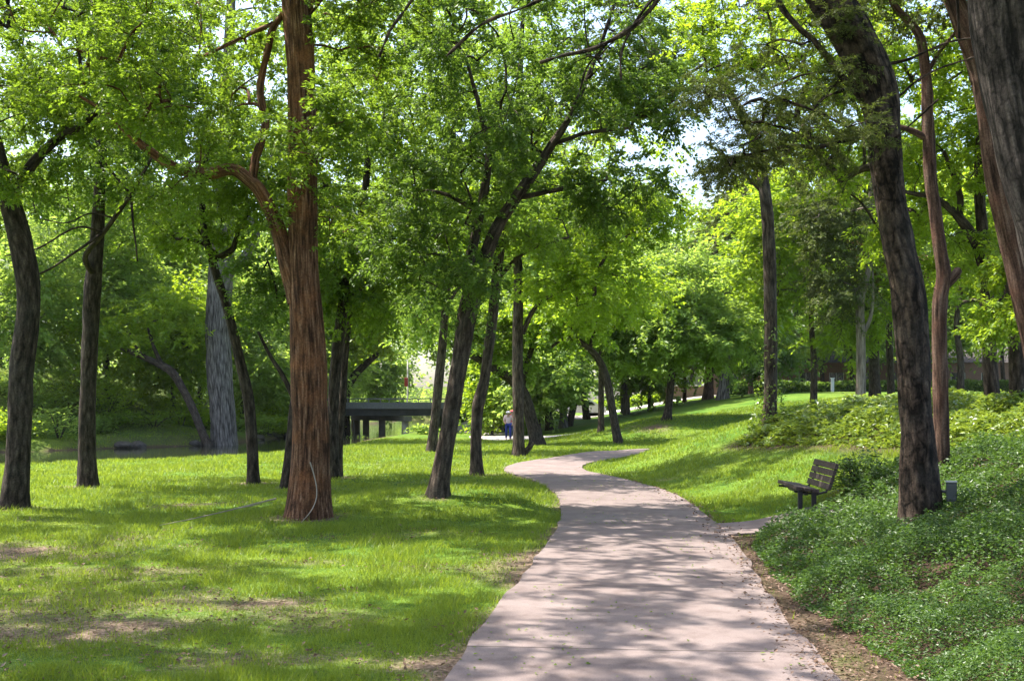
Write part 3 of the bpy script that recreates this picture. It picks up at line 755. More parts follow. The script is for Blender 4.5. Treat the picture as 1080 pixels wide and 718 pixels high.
BIG = tree('t28', 'big dark trunk with plated bark curving up from the vinca bed beside the utility box',
     [(972, 562, 50), (971, 540, 42), (969, 500, 38), (967, 450, 36), (964, 400, 34), (961, 364, 34), (957, 310, 35), (947, 255, 33), (939, 209, 32), (932, 140, 35), (925, 95, 40), (903, 42, 43), (876, 0, 41), (835, -60, 36), (790, -140, 30), (750, -250, 20)],
     [(842, 150, 50, 12, -.4, 1.0), (785, 160, 40, 14, -.4, .8), (800, 122, 48, 13, -.5, .8), (868, 95, 36, 20, 0, .8), (765, 105, 40, 18, -.6, .6), (842, 50, 60, 26, .5, .8), (760, 175, 26, 12, -.5, .6), (900, 150, 30, 16, -.8, .5),
      (880, -120, 180, 70), (760, -130, 150, 60), (990, -60, 120, 60), (640, -180, 160, 60), (820, -260, 200, 80), (900, -330, 200, 90, -2.2), (640, -330, 160, 80, -2.0)],  # unseen high blobs set forward are added to shade the vinca bed
     [[(914, 113, 8), (905, 98, 8), (887, 80, 7.5), (872, 60, 7), (858, 43, 6.5), (840, 27, 6), (824, 8, 5), (815, -15, 4)],
      [(918, 139, 7, -.2), (900, 146, 6, -.3), (883, 150, 5, -.4), (860, 156, 4.5, -.5), (835, 154, 3.5, -.5), (800, 160, 2.6, -.5), (768, 168, 1.8, -.5)],
      [(860, 156, 2.6, -.5), (840, 140, 2.2, -.6), (805, 128, 1.6, -.6)], [(890, 95, 4), (868, 105, 3), (848, 130, 2.4), (832, 160, 1.6)], [(930, 125, 4), (950, 100, 3), (985, 75, 2.4), (1030, 60, 1.6)],
      [(925, 70, 5), (960, 62, 3.4), (1000, 45, 2.6), (1030, 40, 2)], [(905, 60, 3), (880, 75, 2.4), (850, 78, 1.8), (815, 92, 1.2)], [(940, 150, 2.6, -.4), (962, 130, 2, -.5), (990, 105, 1.4, -.6)],
      [(760, -230, 12), (742, -130, 9), (722, -50, 7), (697, -5, 5.5), (668, 28, 4.5), (630, 50, 3.4), (595, 58, 2.4), (570, 66, 1.5)], [(706, -20, 4.5), (672, 20, 3.6), (656, 55, 2.8), (655, 85, 1.6)],
      [(735, -100, 5), (650, -40, 4), (560, 5, 3), (510, 25, 2), (470, 60, 1.2)], [(640, 46, 2), (620, 70, 1.4), (612, 95, .9)], [(745, -140, 5), (600, -90, 4), (470, -30, 3), (420, 20, 2), (400, 60, 1.2)]],
     'juniper', 'plate', rough=.026, flare=.15, dens=1.35, Lk=.62, rk=.72, droop=.15, minz=2.2, lw=.3)
tree('t29', 'reddish peeling trunk with a short broken fork, close behind the big plated trunk',
     [(992, 512, 18), (993, 447, 16), (992, 400, 15.5), (991, 364, 15), (991, 320, 15), (995, 290, 15), (990, 255, 13), (985, 215, 13), (981, 180, 13), (979, 138, 12), (977, 84, 11), (971, 42, 10), (958, 22, 8), (940, 0, 6), (920, -60, 4)],
     [(985, -60, 110, 50), (1030, 20, 60, 30), (940, 10, 60, 30, 0, .6)],
     [[(989, 308, 11), (999, 298, 11), (1007, 290, 10), (1011, 284, 8)], [(976, 145, 7), (964, 139, 6), (950, 134, 5), (930, 130, 4)], [(979, 76, 5), (990, 56, 4), (1008, 33, 3), (1020, 10, 2)]],
     'juniper', 'rosy', dens=1.1, Lk=.8)
tree('t30', 'upright brown trunk on the bright planted slope with a dark curving side limb',
     [(1049, 444, 19), (1046, 410, 16), (1043, 364, 14), (1041, 320, 14), (1040, 280, 14), (1036, 240, 12), (1033, 209, 11), (1033, 160, 9), (1036, 80, 7), (1040, -20, 5)],
     [(1000, 160, 70, 45), (960, 70, 80, 50), (1030, 60, 70, 50), (1060, 140, 55, 40), (1000, 270, 45, 25, 1, .7), (880, 60, 70, 50), (940, -20, 100, 60), (850, 110, 60, 40, 1), (790, 50, 60, 40, 1.5), (910, 170, 50, 40, 1.5), (960, 230, 50, 30, 1.5), (820, -10, 80, 40, 1), (740, 20, 40, 25, 2, .7)],
     [[(1041, 300, 12), (1034, 268, 12), (1025, 248, 11), (1012, 230, 10), (1002, 220, 8), (985, 208, 6.5), (968, 205, 5), (945, 200, 3)], [(1012, 230, 7), (1013, 210, 7), (1008, 190, 6), (995, 160, 4)]], 'yellow', 'brown')
tree('t31', 'dark trunk at the margin of the planted slope with leaf sprays low on its stem',
     [(1074, 446, 19), (1073, 410, 17), (1072, 364, 15.5), (1068, 320, 15), (1062, 270, 14), (1055, 200, 11), (1052, 100, 8)],
     [(1058, 332, 18, 8, -1, .5), (1066, 285, 16, 14, -1, .5), (1100, 150, 70, 60), (1050, 90, 60, 50), (1130, 260, 60, 50)], (), 'yellow', 'dark', minz=1.5)
tree('t32', 'reddish leaning trunk at the picture margin, overlapped by the huge grey one',
     [(1120, 540, 34), (1108, 450, 30), (1094, 370, 28), (1078, 300, 27), (1066, 245, 27), (1052, 180, 27), (1044, 120, 26), (1034, 70, 25), (1014, 20, 22), (985, -50, 18), (960, -140, 13)],
     [(1040, -160, 140, 60), (940, -130, 120, 60), (1120, -60, 110, 60)], (), 'juniper', 'rosy', Y=14.5, dens=1.1, Lk=.8, rough=.015)
tree('t33', 'huge near trunk with deeply ridged grey bark leaning into the upper picture corner',
     [(1196, 620, 104), (1170, 500, 92), (1146, 380, 86), (1120, 250, 82), (1101, 190, 82), (1087, 120, 84), (1076, 50, 86), (1070, 0, 86), (1060, -90, 78), (1046, -220, 62)],
     [(1000, -330, 200, 80), (1200, -280, 200, 90), (1080, -420, 260, 90), (580, -760, 260, 110, -1.0), (780, -680, 240, 110, -1.6), (400, -820, 240, 110, -.6), (640, -800, 220, 110, 1.4), (860, -560, 200, 90, .8)],  # unseen blobs reaching over the path, added to shade bed and paving
     [[(1056, -150, 34), (980, -260, 28), (880, -400, 23), (760, -560, 18), (620, -690, 12), (480, -780, 7)], [(1070, -60, 26), (1160, -180, 20), (1240, -260, 12)]],
     'deep', 'ridge', Y=9.2, rough=.03, dens=1.0, flare=.15)
# ------------------------------------------------------------------ trees farther off
def bgtree(key, label, u, Y, h, r, cb, leaf='elm', bark='brown', group=None, w=.4, bend=0, n=9, name='tree', dens=.8, trunkpx=None, nclump=13, Lk=1.15):
    """a tree h metres tall at distance Y below photo column u; crown radius r, crown base cb above the ground"""
    r_ = np.random.default_rng(hash_str(key)); k = FPX / Y
    X = (u - UC) / FPX * Y; z0 = gz(X, Y)
    vz = lambda z: V0 - (z0 + z - CZ) * k
    wp = w * k
    tr = [(u, vz(0), wp)] + [(u + bend * k * t + r_.normal(0, .12) * k, vz(h * .8 * t), wp * (1 - .75 * t)) for t in (.2, .4, .6, .8, 1)]
    bl = []
    for i in range(n):
        t = (i + .5) / n; a = r_.uniform(0, 6.28)
        zc = cb + (h - cb) * (.08 + .86 * t); sp = r * (1 - .55 * abs(t - .4) / .6) * .62
        rr = r * r_.uniform(.38, .55)
        bl.append((u + bend * k * zc / h + math.cos(a) * sp * k, vz(zc), rr * k, rr * .75 * k, math.sin(a) * sp))
    return tree(key, label, tr, bl, (), leaf, bark, Y=Y, dens=dens, group=group, name=name, nclump=nclump, minz=max(.6, cb * .8), Lk=Lk, seed=hash_str(key), rough=0)

GB = 'leafy trees on the far creek bank'
LB = 'leafy tree standing among others on the far bank of the creek'
for i, (u, Y, h, r, cb, lf) in enumerate([(-60, 66, 11, 4.5, 2.5, 'blue'), (30, 63, 9, 3.8, 1.8, 'blue'), (72, 72, 12, 4.6, 3.2, 'blue'), (112, 70, 10, 4.2, 1.4, 'blue'), (150, 80, 13, 4.6, 4, 'blue'),
                                       (180, 73, 8, 3.8, 1.5, 'yellow'), (210, 84, 15, 5.5, 3, 'blue'), (255, 80, 10, 4.5, 1.5, 'blue'), (285, 92, 15, 5.5, 3, 'blue'), (310, 90, 11, 4.6, 1.5, 'blue'), (345, 108, 16, 6, 3, 'blue'),
                                       (0, 82, 14, 5, 4, 'blue'), (372, 118, 14, 6, 2.0, 'blue'), (110, 96, 16, 5.5, 5, 'blue'), (240, 108, 17, 5.5, 6, 'blue')]):
    bgtree('bank%d' % i, LB, u, Y, h + .6, r, cb + 1.2, lf, 'dark', GB, .35, dens=.42)
for k_, lab, u, Y, h, r, cb, lf, bk in [
        ('c1', 'stout grey trunk behind the bow-shaped tree, middle one of a far cluster', 594, 82, 18, 6, 5, 'elm', 'grey'),
        ('c2', 'stout dark trunk of the far cluster beside the tree that leans hard', 580, 80, 16, 5.5, 5, 'blue', 'dark'),
        ('c5', 'brown trunk on the verge where the pale park road bends', 619, 92, 16, 5.5, 4.5, 'elm', 'brown')]:
    bgtree(k_, lab, u, Y, h, r, cb, lf, bk, None, .6, dens=.5)
bgtree('c3', 'grey trunk of the far cluster leaning out of its clump', 600, 83, 17, 6, 4.5, 'blue', 'dark', None, .55, bend=3)
bgtree('c4', 'small twin-stemmed tree beside the pale path before the dark fence', 519, 76, 4.6, 1.4, 1.7, 'yellow', 'dark', None, .22, n=5)
bgtree('c6', 'young slim tree beside the walking people', 533, 84, 6, 2.0, 2.0, 'blue', 'brown', None, .14, n=5)
bgtree('c7', 'young round-headed tree on the lawn beyond the hard-leaning trunk', 571, 74, 6, 2.2, 1.8, 'blue', 'brown', None, .13, n=6)
GR = 'trees along the far edge of the lawn'
LR = 'leafy tree standing among others along the far edge of the rising lawn'
for i, (u, Y, h, r, cb, lf) in enumerate([(768, 120, 20, 7, 4, 'blue'), (835, 108, 12, 6, 2.4, 'blue'), (868, 112, 20, 7, 3.5, 'yellow'), (898, 106, 11, 6, 2.4, 'blue'), (950, 112, 18, 7, 3.5, 'elm'), (1012, 106, 14, 6.5, 2.6, 'blue'),
                                       (1060, 110, 19, 7, 3, 'elm'), (1110, 90, 16, 6.5, 2.5, 'elm'), (700, 128, 18, 6.5, 5, 'blue'), (655, 126, 16, 6, 4, 'blue'), (730, 118, 13, 5.5, 4, 'blue'), (818, 122, 22, 7, 5, 'elm')]):
    bgtree('edge%d' % i, LR, u, Y, h, r, cb + 2.4, lf, 'dark', GR, .45, dens=.45)
bgtree('r1', 'bright yellow-green tree behind the pale stripped juniper', 858, 62, 14, 5.5, 3.4, 'yellow', 'brown', None, .4)
bgtree('r2', 'bright leafy tree beyond the planted slope, seen beside the reddish peeling trunk', 1012, 58, 13, 5, 4.2, 'yellow', 'brown', None, .4)
bgtree('r3', 'dark needled juniper with brown dead sprays beside the twin furrowed trunks', 792, 96, 19, 4.5, 3.5, 'juniper', 'rosy', None, .45)
# unseen trees out of view, put in for the shade their crowns throw
bgtree('o1', 'unseen spreading tree added to shade the near lawn', -330, 9.4, 12, 4.8, 6.6, 'elm', 'dark', None, .5, n=14, nclump=18, dens=.9)
bgtree('o4', 'unseen broad tall tree added to shade the middle of the lawn', -640, 16.5, 17, 6.5, 6.5, 'deep', 'dark', None, .6, n=16, nclump=18, dens=.9)
bgtree('o3', 'unseen leafy tree added to shade the near end of the path', -330, 6.6, 10.5, 4.2, 5.8, 'elm', 'dark', None, .4, n=12, nclump=15, dens=.7)
bgtree('o2', 'unseen tall tree outside the picture shading the vinca bed', 1300, 10, 12, 4.5, 5, 'elm', 'dark', None, .5, n=9)

# a wood beyond everything else that reads as one mass
def scatter_leaves(name, P_, Lf, wr, mat, r_, up=.6, parent=None, tilt=.6):
    M = len(P_)
    Lf = np.broadcast_to(Lf, (M,)) * r_.uniform(.65, 1.3, M)
    a = r_.uniform(0, 2 * np.pi, M)
    ld = np.column_stack([np.cos(a), np.sin(a), r_.normal(.1, tilt * .6, M)]); ld /= np.linalg.norm(ld, axis=1)[:, None]
    upv = np.column_stack([r_.normal(0, tilt, M), r_.normal(0, tilt, M), np.ones(M)])
    sd = np.cross(ld, upv); sd /= np.linalg.norm(sd, axis=1)[:, None] + 1e-6; nn = np.cross(sd, ld)
    w = Lf * wr * .5
    b = P_ + ld * (Lf * .42)[:, None]
    V = np.stack([P_, b + sd * w[:, None] + nn * (w * .3)[:, None], P_ + ld * Lf[:, None] - nn * (Lf * .1)[:, None], b - sd * w[:, None] + nn * (w * .3)[:, None]], 1).reshape(-1, 3)
    return mesh_np(name, V, np.arange(M * 4).reshape(-1, 4), None, mat, parent, False)

r_ = np.random.default_rng(77)
cl = []
for i in range(800):
    a = r_.uniform(-.62, .60); Y = r_.uniform(138, 190); X = a * Y
    hmax = (.5 if X < -12 else 1.) * (11 + 9 * float(vnoise(np.array([[X * .07, Y * .07, 3.]]), 4)[0]))
    uu = UC + X / Y * FPX
    if 385 < uu < 480 and r_.random() < .75 or 560 < uu < 770 and r_.random() < .55: continue
    cl.append((X, Y, gz(X, Y) + r_.uniform(.0, 1) ** .8 * hmax))
cl = np.array(cl); k_ = 110
Pw = np.repeat(cl, k_, 0) + r_.normal(0, 1, (len(cl) * k_, 3)) * np.array([1.8, 1.8, 1.2])
Pw = Pw[Pw[:, 2] > ground_z(Pw[:, 0], Pw[:, 1])]
tag(scatter_leaves('woods', Pw, .62, .6, LEAF['blue'], r_), 'dense far-off wood closing the view beyond the creek and lawn', kind='stuff')

# ------------------------------------------------------------------ shrubs, hedge, ivy
def shrub(name, label, X, Y, r, h, leaf, group=None, n=900, cat='shrub', L_=None, ry=None):
    r_ = np.random.default_rng(hash_str(name + '%.2f%.2f' % (X, Y)))
    z = gz(X, Y); root = empty(name, (X, Y, z)); tag(root, label, cat, group)
    g = Geo()
    for i in range(7):
        a = r_.uniform(0, 6.28); e = np.array([X + math.cos(a) * r * .55, Y + math.sin(a) * r * .55, z + h * r_.uniform(.5, .85)])
        s0 = np.array([X + math.cos(a) * .08, Y + math.sin(a) * .08, z - .1])
        g.tube(catmull([s0, (s0 + e) / 2 + [0, 0, h * .15], e], 4), np.linspace(.012, .004, 9) * (.4 + r), 5)
    g.build('stem', BARK['dark'], root, True, True)
    k = 26; dv = r_.normal(size=(k, 3)); dv /= np.linalg.norm(dv, axis=1)[:, None]
    c = np.array([X, Y, z + h * .48]) + dv * r_.uniform(.35, .85, (k, 1)) * np.array([r, ry or r, h * .5])
    P_ = np.repeat(c, n // k, 0) + r_.normal(0, .17, (k * (n // k), 3)) * np.array([r, r, h * .6])
    P_[:, 2] = np.maximum(P_[:, 2], ground_z(P_[:, 0], P_[:, 1]) + .04)
    scatter_leaves('foliage', P_, L_ or max(.09, .0036 * Y), .55, LEAF[leaf], r_, parent=root)
    return root
rs = np.random.default_rng(5)
GS = 'shrubs along the far bank of the creek'
fl = resample(np.array([(a, b, 0) for a, b in CREEK_FAR[::-1]], float), .5)
fl = fl[(fl[:, 1] < 100) & (fl[:, 0] > -46)]
for i in range(64):
    q = fl[rs.integers(0, len(fl))]; off = rs.uniform(.6, 13) ** 1.0
    X, Y = q[0] - off * .35, q[1] + off
    if 86 < Y < 100 and X > -30: continue
    shrub('shrub', 'loose leafy shrub growing among others on the far creek bank', X, Y, rs.uniform(1.0, 2.4), rs.uniform(.8, 2.4), ['blue', 'yellow', 'blue', 'yellow', 'elm'][i % 5], GS, 620)
for i, (u, v, r, h) in enumerate([(452, 441, 1.5, .9), (440, 443, 1.2, .8), (462, 440, 1.4, .7)]):
    X, Y, z = hit(u, v + 4); shrub('shrub', 'low green shrub on the grassy bank in front of the bridge', X, min(Y, 80), r, h, 'blue', 'low shrubs in front of the bridge', 500)
for xx, yy, rr, hh_ in ((-14.2, 86.3, 1.6, 3.4), (-16.4, 85.6, 1.9, 3.6), (-18.8, 85.2, 2.0, 4.0), (-21, 85, 2.1, 3.8)):
    shrub('shrub', 'tall pale green bush at the waterside hiding the end of the bridge', xx, yy, rr, hh_, 'blue', 'tall bushes at the end of the bridge', 1200)
G2 = 'shrubs lining the far road'
for i, u in enumerate((640, 655, 668, 682, 690, 700, 712)):
    Y = 113 + (i % 3); shrub('shrub', 'rounded yellow-green shrub lining the far side of the pale road', (u - UC) / FPX * Y, Y, 1.4, 1.2, 'yellow', G2, 420)
X, Y, z = hit(893, 523); shrub('shrub', 'small leggy shrub with a reddish base, just behind the bench', X + .25, Y, .55, .62, 'cover', None, 1900, L_=.06)

# dark clipped hedge in front of the brick building
r_ = np.random.default_rng(8)
hx = np.linspace(20.5, 46, 120); root = empty('hedge', (33, 101, gz(33, 101))); tag(root, 'long dark clipped hedge at the top of the lawn before the brick building', 'hedge')
M = 16000
PX = r_.uniform(19.5, 46, M); side = r_.integers(0, 3, M)
PY = 101 + np.where(side == 0, -.55, np.where(side == 1, r_.uniform(-.5, .5, M), r_.uniform(-.5, .5, M))) + r_.normal(0, .07, M)
PZ = ground_z(PX, PY) + np.where(side == 1, 1.0, r_.uniform(.02, 1.0, M)) + r_.normal(0, .06, M) + (fbm(np.column_stack([PX * .6, PX * 0]), 2, 4) - .5) * .3
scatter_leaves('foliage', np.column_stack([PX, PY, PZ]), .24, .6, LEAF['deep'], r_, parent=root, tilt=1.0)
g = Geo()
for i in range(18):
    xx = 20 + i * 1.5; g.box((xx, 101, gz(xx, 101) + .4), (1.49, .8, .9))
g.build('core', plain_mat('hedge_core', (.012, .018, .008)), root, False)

# ivy on the tall trunk
r_ = np.random.default_rng(9)
bx, by, bz = IVYTREE.location
M = 900; t = r_.uniform(0, 1, M) ** 3.2; a = r_.uniform(0, 6.28, M)
zz = t * 3.1; keep = fbm(np.column_stack([np.cos(a) * .8, np.sin(a) * .8, zz * 1.6]), 2, 3) > .40 + .16 * t
rad = np.interp(zz, [0, .4, 1, 3], [.42, .30, .235, .205]) + r_.uniform(0, .09, M)
tx = np.interp(zz, [0, 3.1], [0, .06])
PI_ = np.column_stack([bx + tx + np.cos(a) * rad, by + np.sin(a) * rad, bz + zz])[keep]
scatter_leaves('ivy', PI_, .085, .8, LEAF['ivy'], r_, parent=IVYTREE, tilt=1.2)

# ------------------------------------------------------------------ ground plants and grass
def view_points(n, y0, y1, r_, margin=1.5, pw=1.0):
    """random ground points inside (a little more than) the view wedge, denser towards the viewer"""
    t = r_.random(n)
    y = y0 * (y1 / y0) ** t
    x = r_.uniform(-1, 1, n) * (.47 * y + margin)
    return x, y

def cover_bed(name, label, poly, leaf, n, y0, y1, seed, hh=(.08, .26), Lmin=.027, Lk=.0036):
    r_ = np.random.default_rng(seed)
    x, y = view_points(n, y0, y1, r_)
    ok = inside(x, y, np.array(poly)); x, y = x[ok], y[ok]
    edge = -bed_dist(x, y, poly)
    edge = edge + (fbm(np.column_stack([x, y]) * 2.4, 3, 5) - .5) * .40 + .06
    ok = (edge > .03) & (fbm(np.column_stack([x, y]) * 4.2, 2, 61) > .23 + .12 * r_.random(len(x))) & (path_dist(x, y) > .10) & (np.min([np.abs(path_dist(x, y, PADLINE)), path_dist(x, y, PADLINE)], 0) > -.02)
    x, y, edge = x[ok], y[ok], edge[ok]
    hgt = (hh[0] + hh[1] * 1.25 * np.clip(fbm(np.column_stack([x, y]) * 1.3, 3, 31) * 1.8 - .4, 0, 1) + .20 * (vnoise(np.column_stack([x, y]) * 4.8, 6) - .5)) * S(0, .5, edge)
    z = ground_z(x, y) + np.maximum(.015, hgt * r_.random(len(x)) ** .45)
    return tag(scatter_leaves(name, np.column_stack([x, y, z]), np.maximum(Lmin, Lk * y), .55, LEAF[leaf], r_, tilt=.65), label, kind='stuff')
cover_bed('ground_cover', 'dark glossy vinca carpeting the bed beside the path', BED1, 'cover', 1150000, 3.6, 25, 3)
cover_bed('ground_cover', 'bright leafy ground cover on the upper slope', BED2, 'bright_cover', 640000, 15, 44, 4, (.12, .34), .07, .0050)

r_ = np.random.default_rng(12)
x, y = view_points(760000, 5.2, 70, r_, 1.0)
pd_ = path_dist(x, y); pd2_ = np.where(y > 50, path_dist(x, y, PATH2), 9.)
edge_wob = (vnoise(np.column_stack([x, y]) * 3, 2) - .4) * .12
bf = bare_field(x, y)
ok = (pd_ > edge_wob * S(.2, 1, y / 6)) & (pd2_ > .05) & (r_.random(len(x)) > bf * .96)
ok &= ~inside(x, y, np.array(BED1)) & ~inside(x, y, np.array(BED2)) & ~inside(x, y, _poly) & (path_dist(x, y, PADLINE) > 0)
ok &= ~((x > right_edge(y) - .2) & (pd_ < .95) & (y < 14) & (r_.random(len(x)) < .93))
x, y = x[ok], y[ok]
cl_ = fbm(np.column_stack([x, y]) * 1.8, 3, 51); tuft = vnoise(np.column_stack([x, y]) * 6.5, 52)
hgt = (.016 + .075 * np.clip(cl_ * 1.9 - .5, 0, 1) + .035 * np.clip(tuft - .55, 0, 1) * 2) * r_.uniform(.5, 1.25, len(x)) * np.interp(y, [6, 20, 60], [1, 1.15, 1.5])
bw = .0034 * np.maximum(1, y / 9.0) * r_.uniform(.7, 1.3, len(x))
a = r_.uniform(0, 6.28, len(x)); z = ground_z(x, y) - .004
lx, ly = r_.normal(0, .5, len(x)) * hgt, r_.normal(0, .5, len(x)) * hgt
B1 = np.column_stack([x - np.cos(a) * bw, y - np.sin(a) * bw, z]); B2 = np.column_stack([x + np.cos(a) * bw, y + np.sin(a) * bw, z]); Tp = np.column_stack([x + lx, y + ly, z + hgt])
V = np.stack([B1, B2, Tp], 1).reshape(-1, 3)
tag(mesh_np('grass', V, None, np.arange(len(V)).reshape(-1, 3), LEAF['grass']), 'short bright green lawn grass', kind='stuff')
NGRASS = len(x)

# leaf litter by the path edge and scraps on the paving
m_lit = leaf_mat('dry_leaf', (.060, .034, .022), (.150, .092, .062), (.300, .215, .165), (.20, .12, .06), .15, .7, .2)
x, y = view_points(90000, 5, 24, r_)
d = path_dist(x, y); d2 = x - right_edge(y)
ok = (d > -.7 * r_.exponential(.16, len(x))) & (d < 1.1 * r_.random(len(x)) ** 1.3 * np.interp(y, [6, 10, 15, 24], [1.0, .75, .35, .12])) & (d2 > -.4)
xb, yb = view_points(60000, 5, 19, r_)
okb = (bare_field(xb, yb) > .3 * r_.random(len(xb))) & (r_.random(len(xb)) < .30) & (path_dist(xb, yb) > 0) & (xb < right_edge(yb) - 1)
x, y = np.r_[x[ok], xb[okb]], np.r_[y[ok], yb[okb]]
z = ground_z(x, y) + r_.uniform(.006, .035, len(x)) + np.where(path_dist(x, y) < 0, .03, 0)
tag(scatter_leaves('leaf_litter', np.column_stack([x, y, z]), np.interp(y, [5, 20], [.032, .055]), .5, m_lit, r_, tilt=.5), 'dry brown leaf litter along the path edge', kind='stuff')
x, y = view_points(5200, 5, 30, r_)
ok = (path_dist(x, y) < -.03) & (fbm(np.column_stack([x, y]) * 1.1, 2, 9) > .5); x, y = x[ok], y[ok]
tag(scatter_leaves('fallen_leaves', np.column_stack([x, y, ground_z(x, y) + .037]), np.interp(y, [5, 20], [.028, .04]), .55, LEAF['elm'], r_, tilt=.25), 'small green leaf scraps scattered on the path', kind='stuff')

# ------------------------------------------------------------------ bench
def bench():
    m, nt, N, L = new_mat('weathered_timber')
    tc = N.new('ShaderNodeTexCoord'); mp = N.new('ShaderNodeMapping'); mp.inputs['Scale'].default_value = (3, 60, 60); L.new(tc.outputs['Generated'], mp.inputs['Vector'])
    n1 = noise(N, L, tc.outputs['Object'], 14, 5, .7)
    r = ramp(N, [(.3, (.024, .017, .015)), (.55, (.058, .042, .036)), (.75, (.110, .083, .072))]); L.new(n1.outputs[0], r.inputs[0])
    p = principled(N, L, r.outputs[0], .75, .3); bump(N, L, n1.outputs[0], p, .3, .004); out(N, L, p.outputs[0])
    steel = plain_mat('dark_steel', (.012, .012, .014), .5, .4)
    X, Y, Z = hit(851, 544)
    Z = max(Z, gz(X, Y)) + .02
    root = empty('park_bench', (X, Y, Z)); tag(root, 'weathered dark plank bench on two black posts beside the path', 'bench')
    l = np.array([.045, .999, 0]); l /= np.linalg.norm(l); r2 = np.array([l[1], -l[0], 0]); up = np.array([0, 0, 1.])
    def frame(tilt):     # columns: length, plank width, plank thickness
        w_ = r2 * math.cos(tilt) + up * math.sin(tilt); t_ = -r2 * math.sin(tilt) + up * math.cos(tilt)
        return np.column_stack([l, w_, t_])
    O = np.array([X, Y, Z]); Ln = 1.34
    g = Geo(); ts = math.radians(-9)
    for i in range(3):
        o_ = (i - 1) * .108
        g.box(O + l * (Ln / 2 - .06) + r2 * (o_ * math.cos(ts)) + up * (.335 + o_ * math.sin(ts)), (Ln, .098, .05), frame(ts), .006)
    g.build('seat', m, root, False)
    g = Geo(); tb = math.radians(72)
    for i in range(4):
        d_ = .045 + i * .098
        g.box(O + l * (Ln / 2 - .06) + r2 * (.285 + d_ * math.cos(tb)) + up * (.325 + d_ * math.sin(tb)), (Ln, .086, .045), frame(tb), .006)
    g.build('backrest', m, root, False)
    for e in (-.085, .10):
        g = Geo(); g.box(O + l * .03 + r2 * e + up * .13, (.06, .06, .38), np.column_stack([l, r2, up]), .006); g.build('leg', steel, root, False)
    for t in (.05, Ln - .17):
        g = Geo(); F = np.column_stack([l, r2, up])
        g.tube([O + l * t - r2 * .16 + up * .305, O + l * t + r2 * .15 + up * .268, O + l * t + r2 * .27 + up * .30, O + l * t + r2 * .33 + up * .40, O + l * t + r2 * .415 + up * .66], [.017] * 5, 6)
        g.build('bracket', steel, root, False)
    g = Geo(); g.box(O + l * (Ln / 2 - .06) + up * .278, (Ln - .2, .05, .05), np.column_stack([l, r2, up])); g.build('rail', steel, root, False)
bench()

# ------------------------------------------------------------------ utility box at the big trunk
def ubox():
    Y = BIG.location[1] - .12; c = P3(1003.5, 518.5, Y); px = Y / FPX
    root = empty('utility_box', (c[0], c[1], gz(c[0], c[1]))); tag(root, 'small grey metal utility box fixed to the side of the big plated trunk', 'utility box')
    grey = plain_mat('grey_metal', (.055, .062, .06), .45, .4, 0, .15); lid = plain_mat('pale_metal', (.42, .42, .40), .4, .4)
    Rz = lambda a: np.array([[math.cos(a), -math.sin(a), 0], [math.sin(a), math.cos(a), 0], [0, 0, 1]])
    M_ = Rz(-.35)
    g = Geo(); g.box(c, (.105, .10, 20 * px), M_, .005); g.build('housing', grey, root, False)
    g = Geo(); g.box(c + np.array([0, 0, 10 * px + .009]), (.118, .113, .016), M_, .004); g.build('lid', lid, root, False)
    g = Geo(); g.box(c + M_ @ np.array([0, -.053, -.005]), (.088, .008, 16 * px), M_, .002); g.build('door', grey, root, False)
    g = Geo(); zb = gz(c[0], c[1]) - .1
    g.tube([c + [.02, 0, -9 * px], c + [.025, 0, -18 * px], [c[0] + .05, c[1], zb]], [.011] * 3, 8); g.build('conduit', lid, root, True)
    g = Geo(); g.tube([c + [-.03, .04, 0], c + [-.16, .10, 0]], [.02, .02], 6); g.build('mounting', grey, root, True)
ubox()

# ------------------------------------------------------------------ fallen branch and dead vine by the cedar
cx, cyy, cz_ = CEDAR.location
g = Geo(); pale = plain_mat('bare_wood', (.29, .245, .20), .8, .2); 
pts = [hit(*q) for q in ((168, 558), (205, 552), (240, 545), (268, 539), (291, 535))]
P_ = catmull([(a, b, c + .05 + .02 * i) for i, (a, b, c) in enumerate(pts)], 6)
g.tube(P_, np.linspace(.005, .015, len(P_)), 7); g.tube(P_[14:17] * [1, 1, 1] + np.linspace(0, 1, 3)[:, None] * np.array([.3, -.35, .06]), [.009, .007, .004], 5)
o = g.build('fallen_branch', pale, None); tag(o, 'long pale fallen branch lying on the lawn with its tip at the red cedar', 'branch')
g = Geo(); Yv = cyy - .36
pts = [P3(327, 487, Yv), P3(331, 500, Yv), P3(334, 515, Yv - .02), P3(333, 528, Yv - .10), P3(327, 540, Yv - .25)]
e = hit(318, 552); pts.append(np.array([e[0], e[1], e[2] + .02]))
P_ = catmull(pts, 6); g.tube(P_, np.linspace(.010, .005, len(P_)), 7)
o = g.build('dead_vine', pale, None); tag(o, 'bare whitish vine stem curving down the front of the red cedar trunk', 'vine')

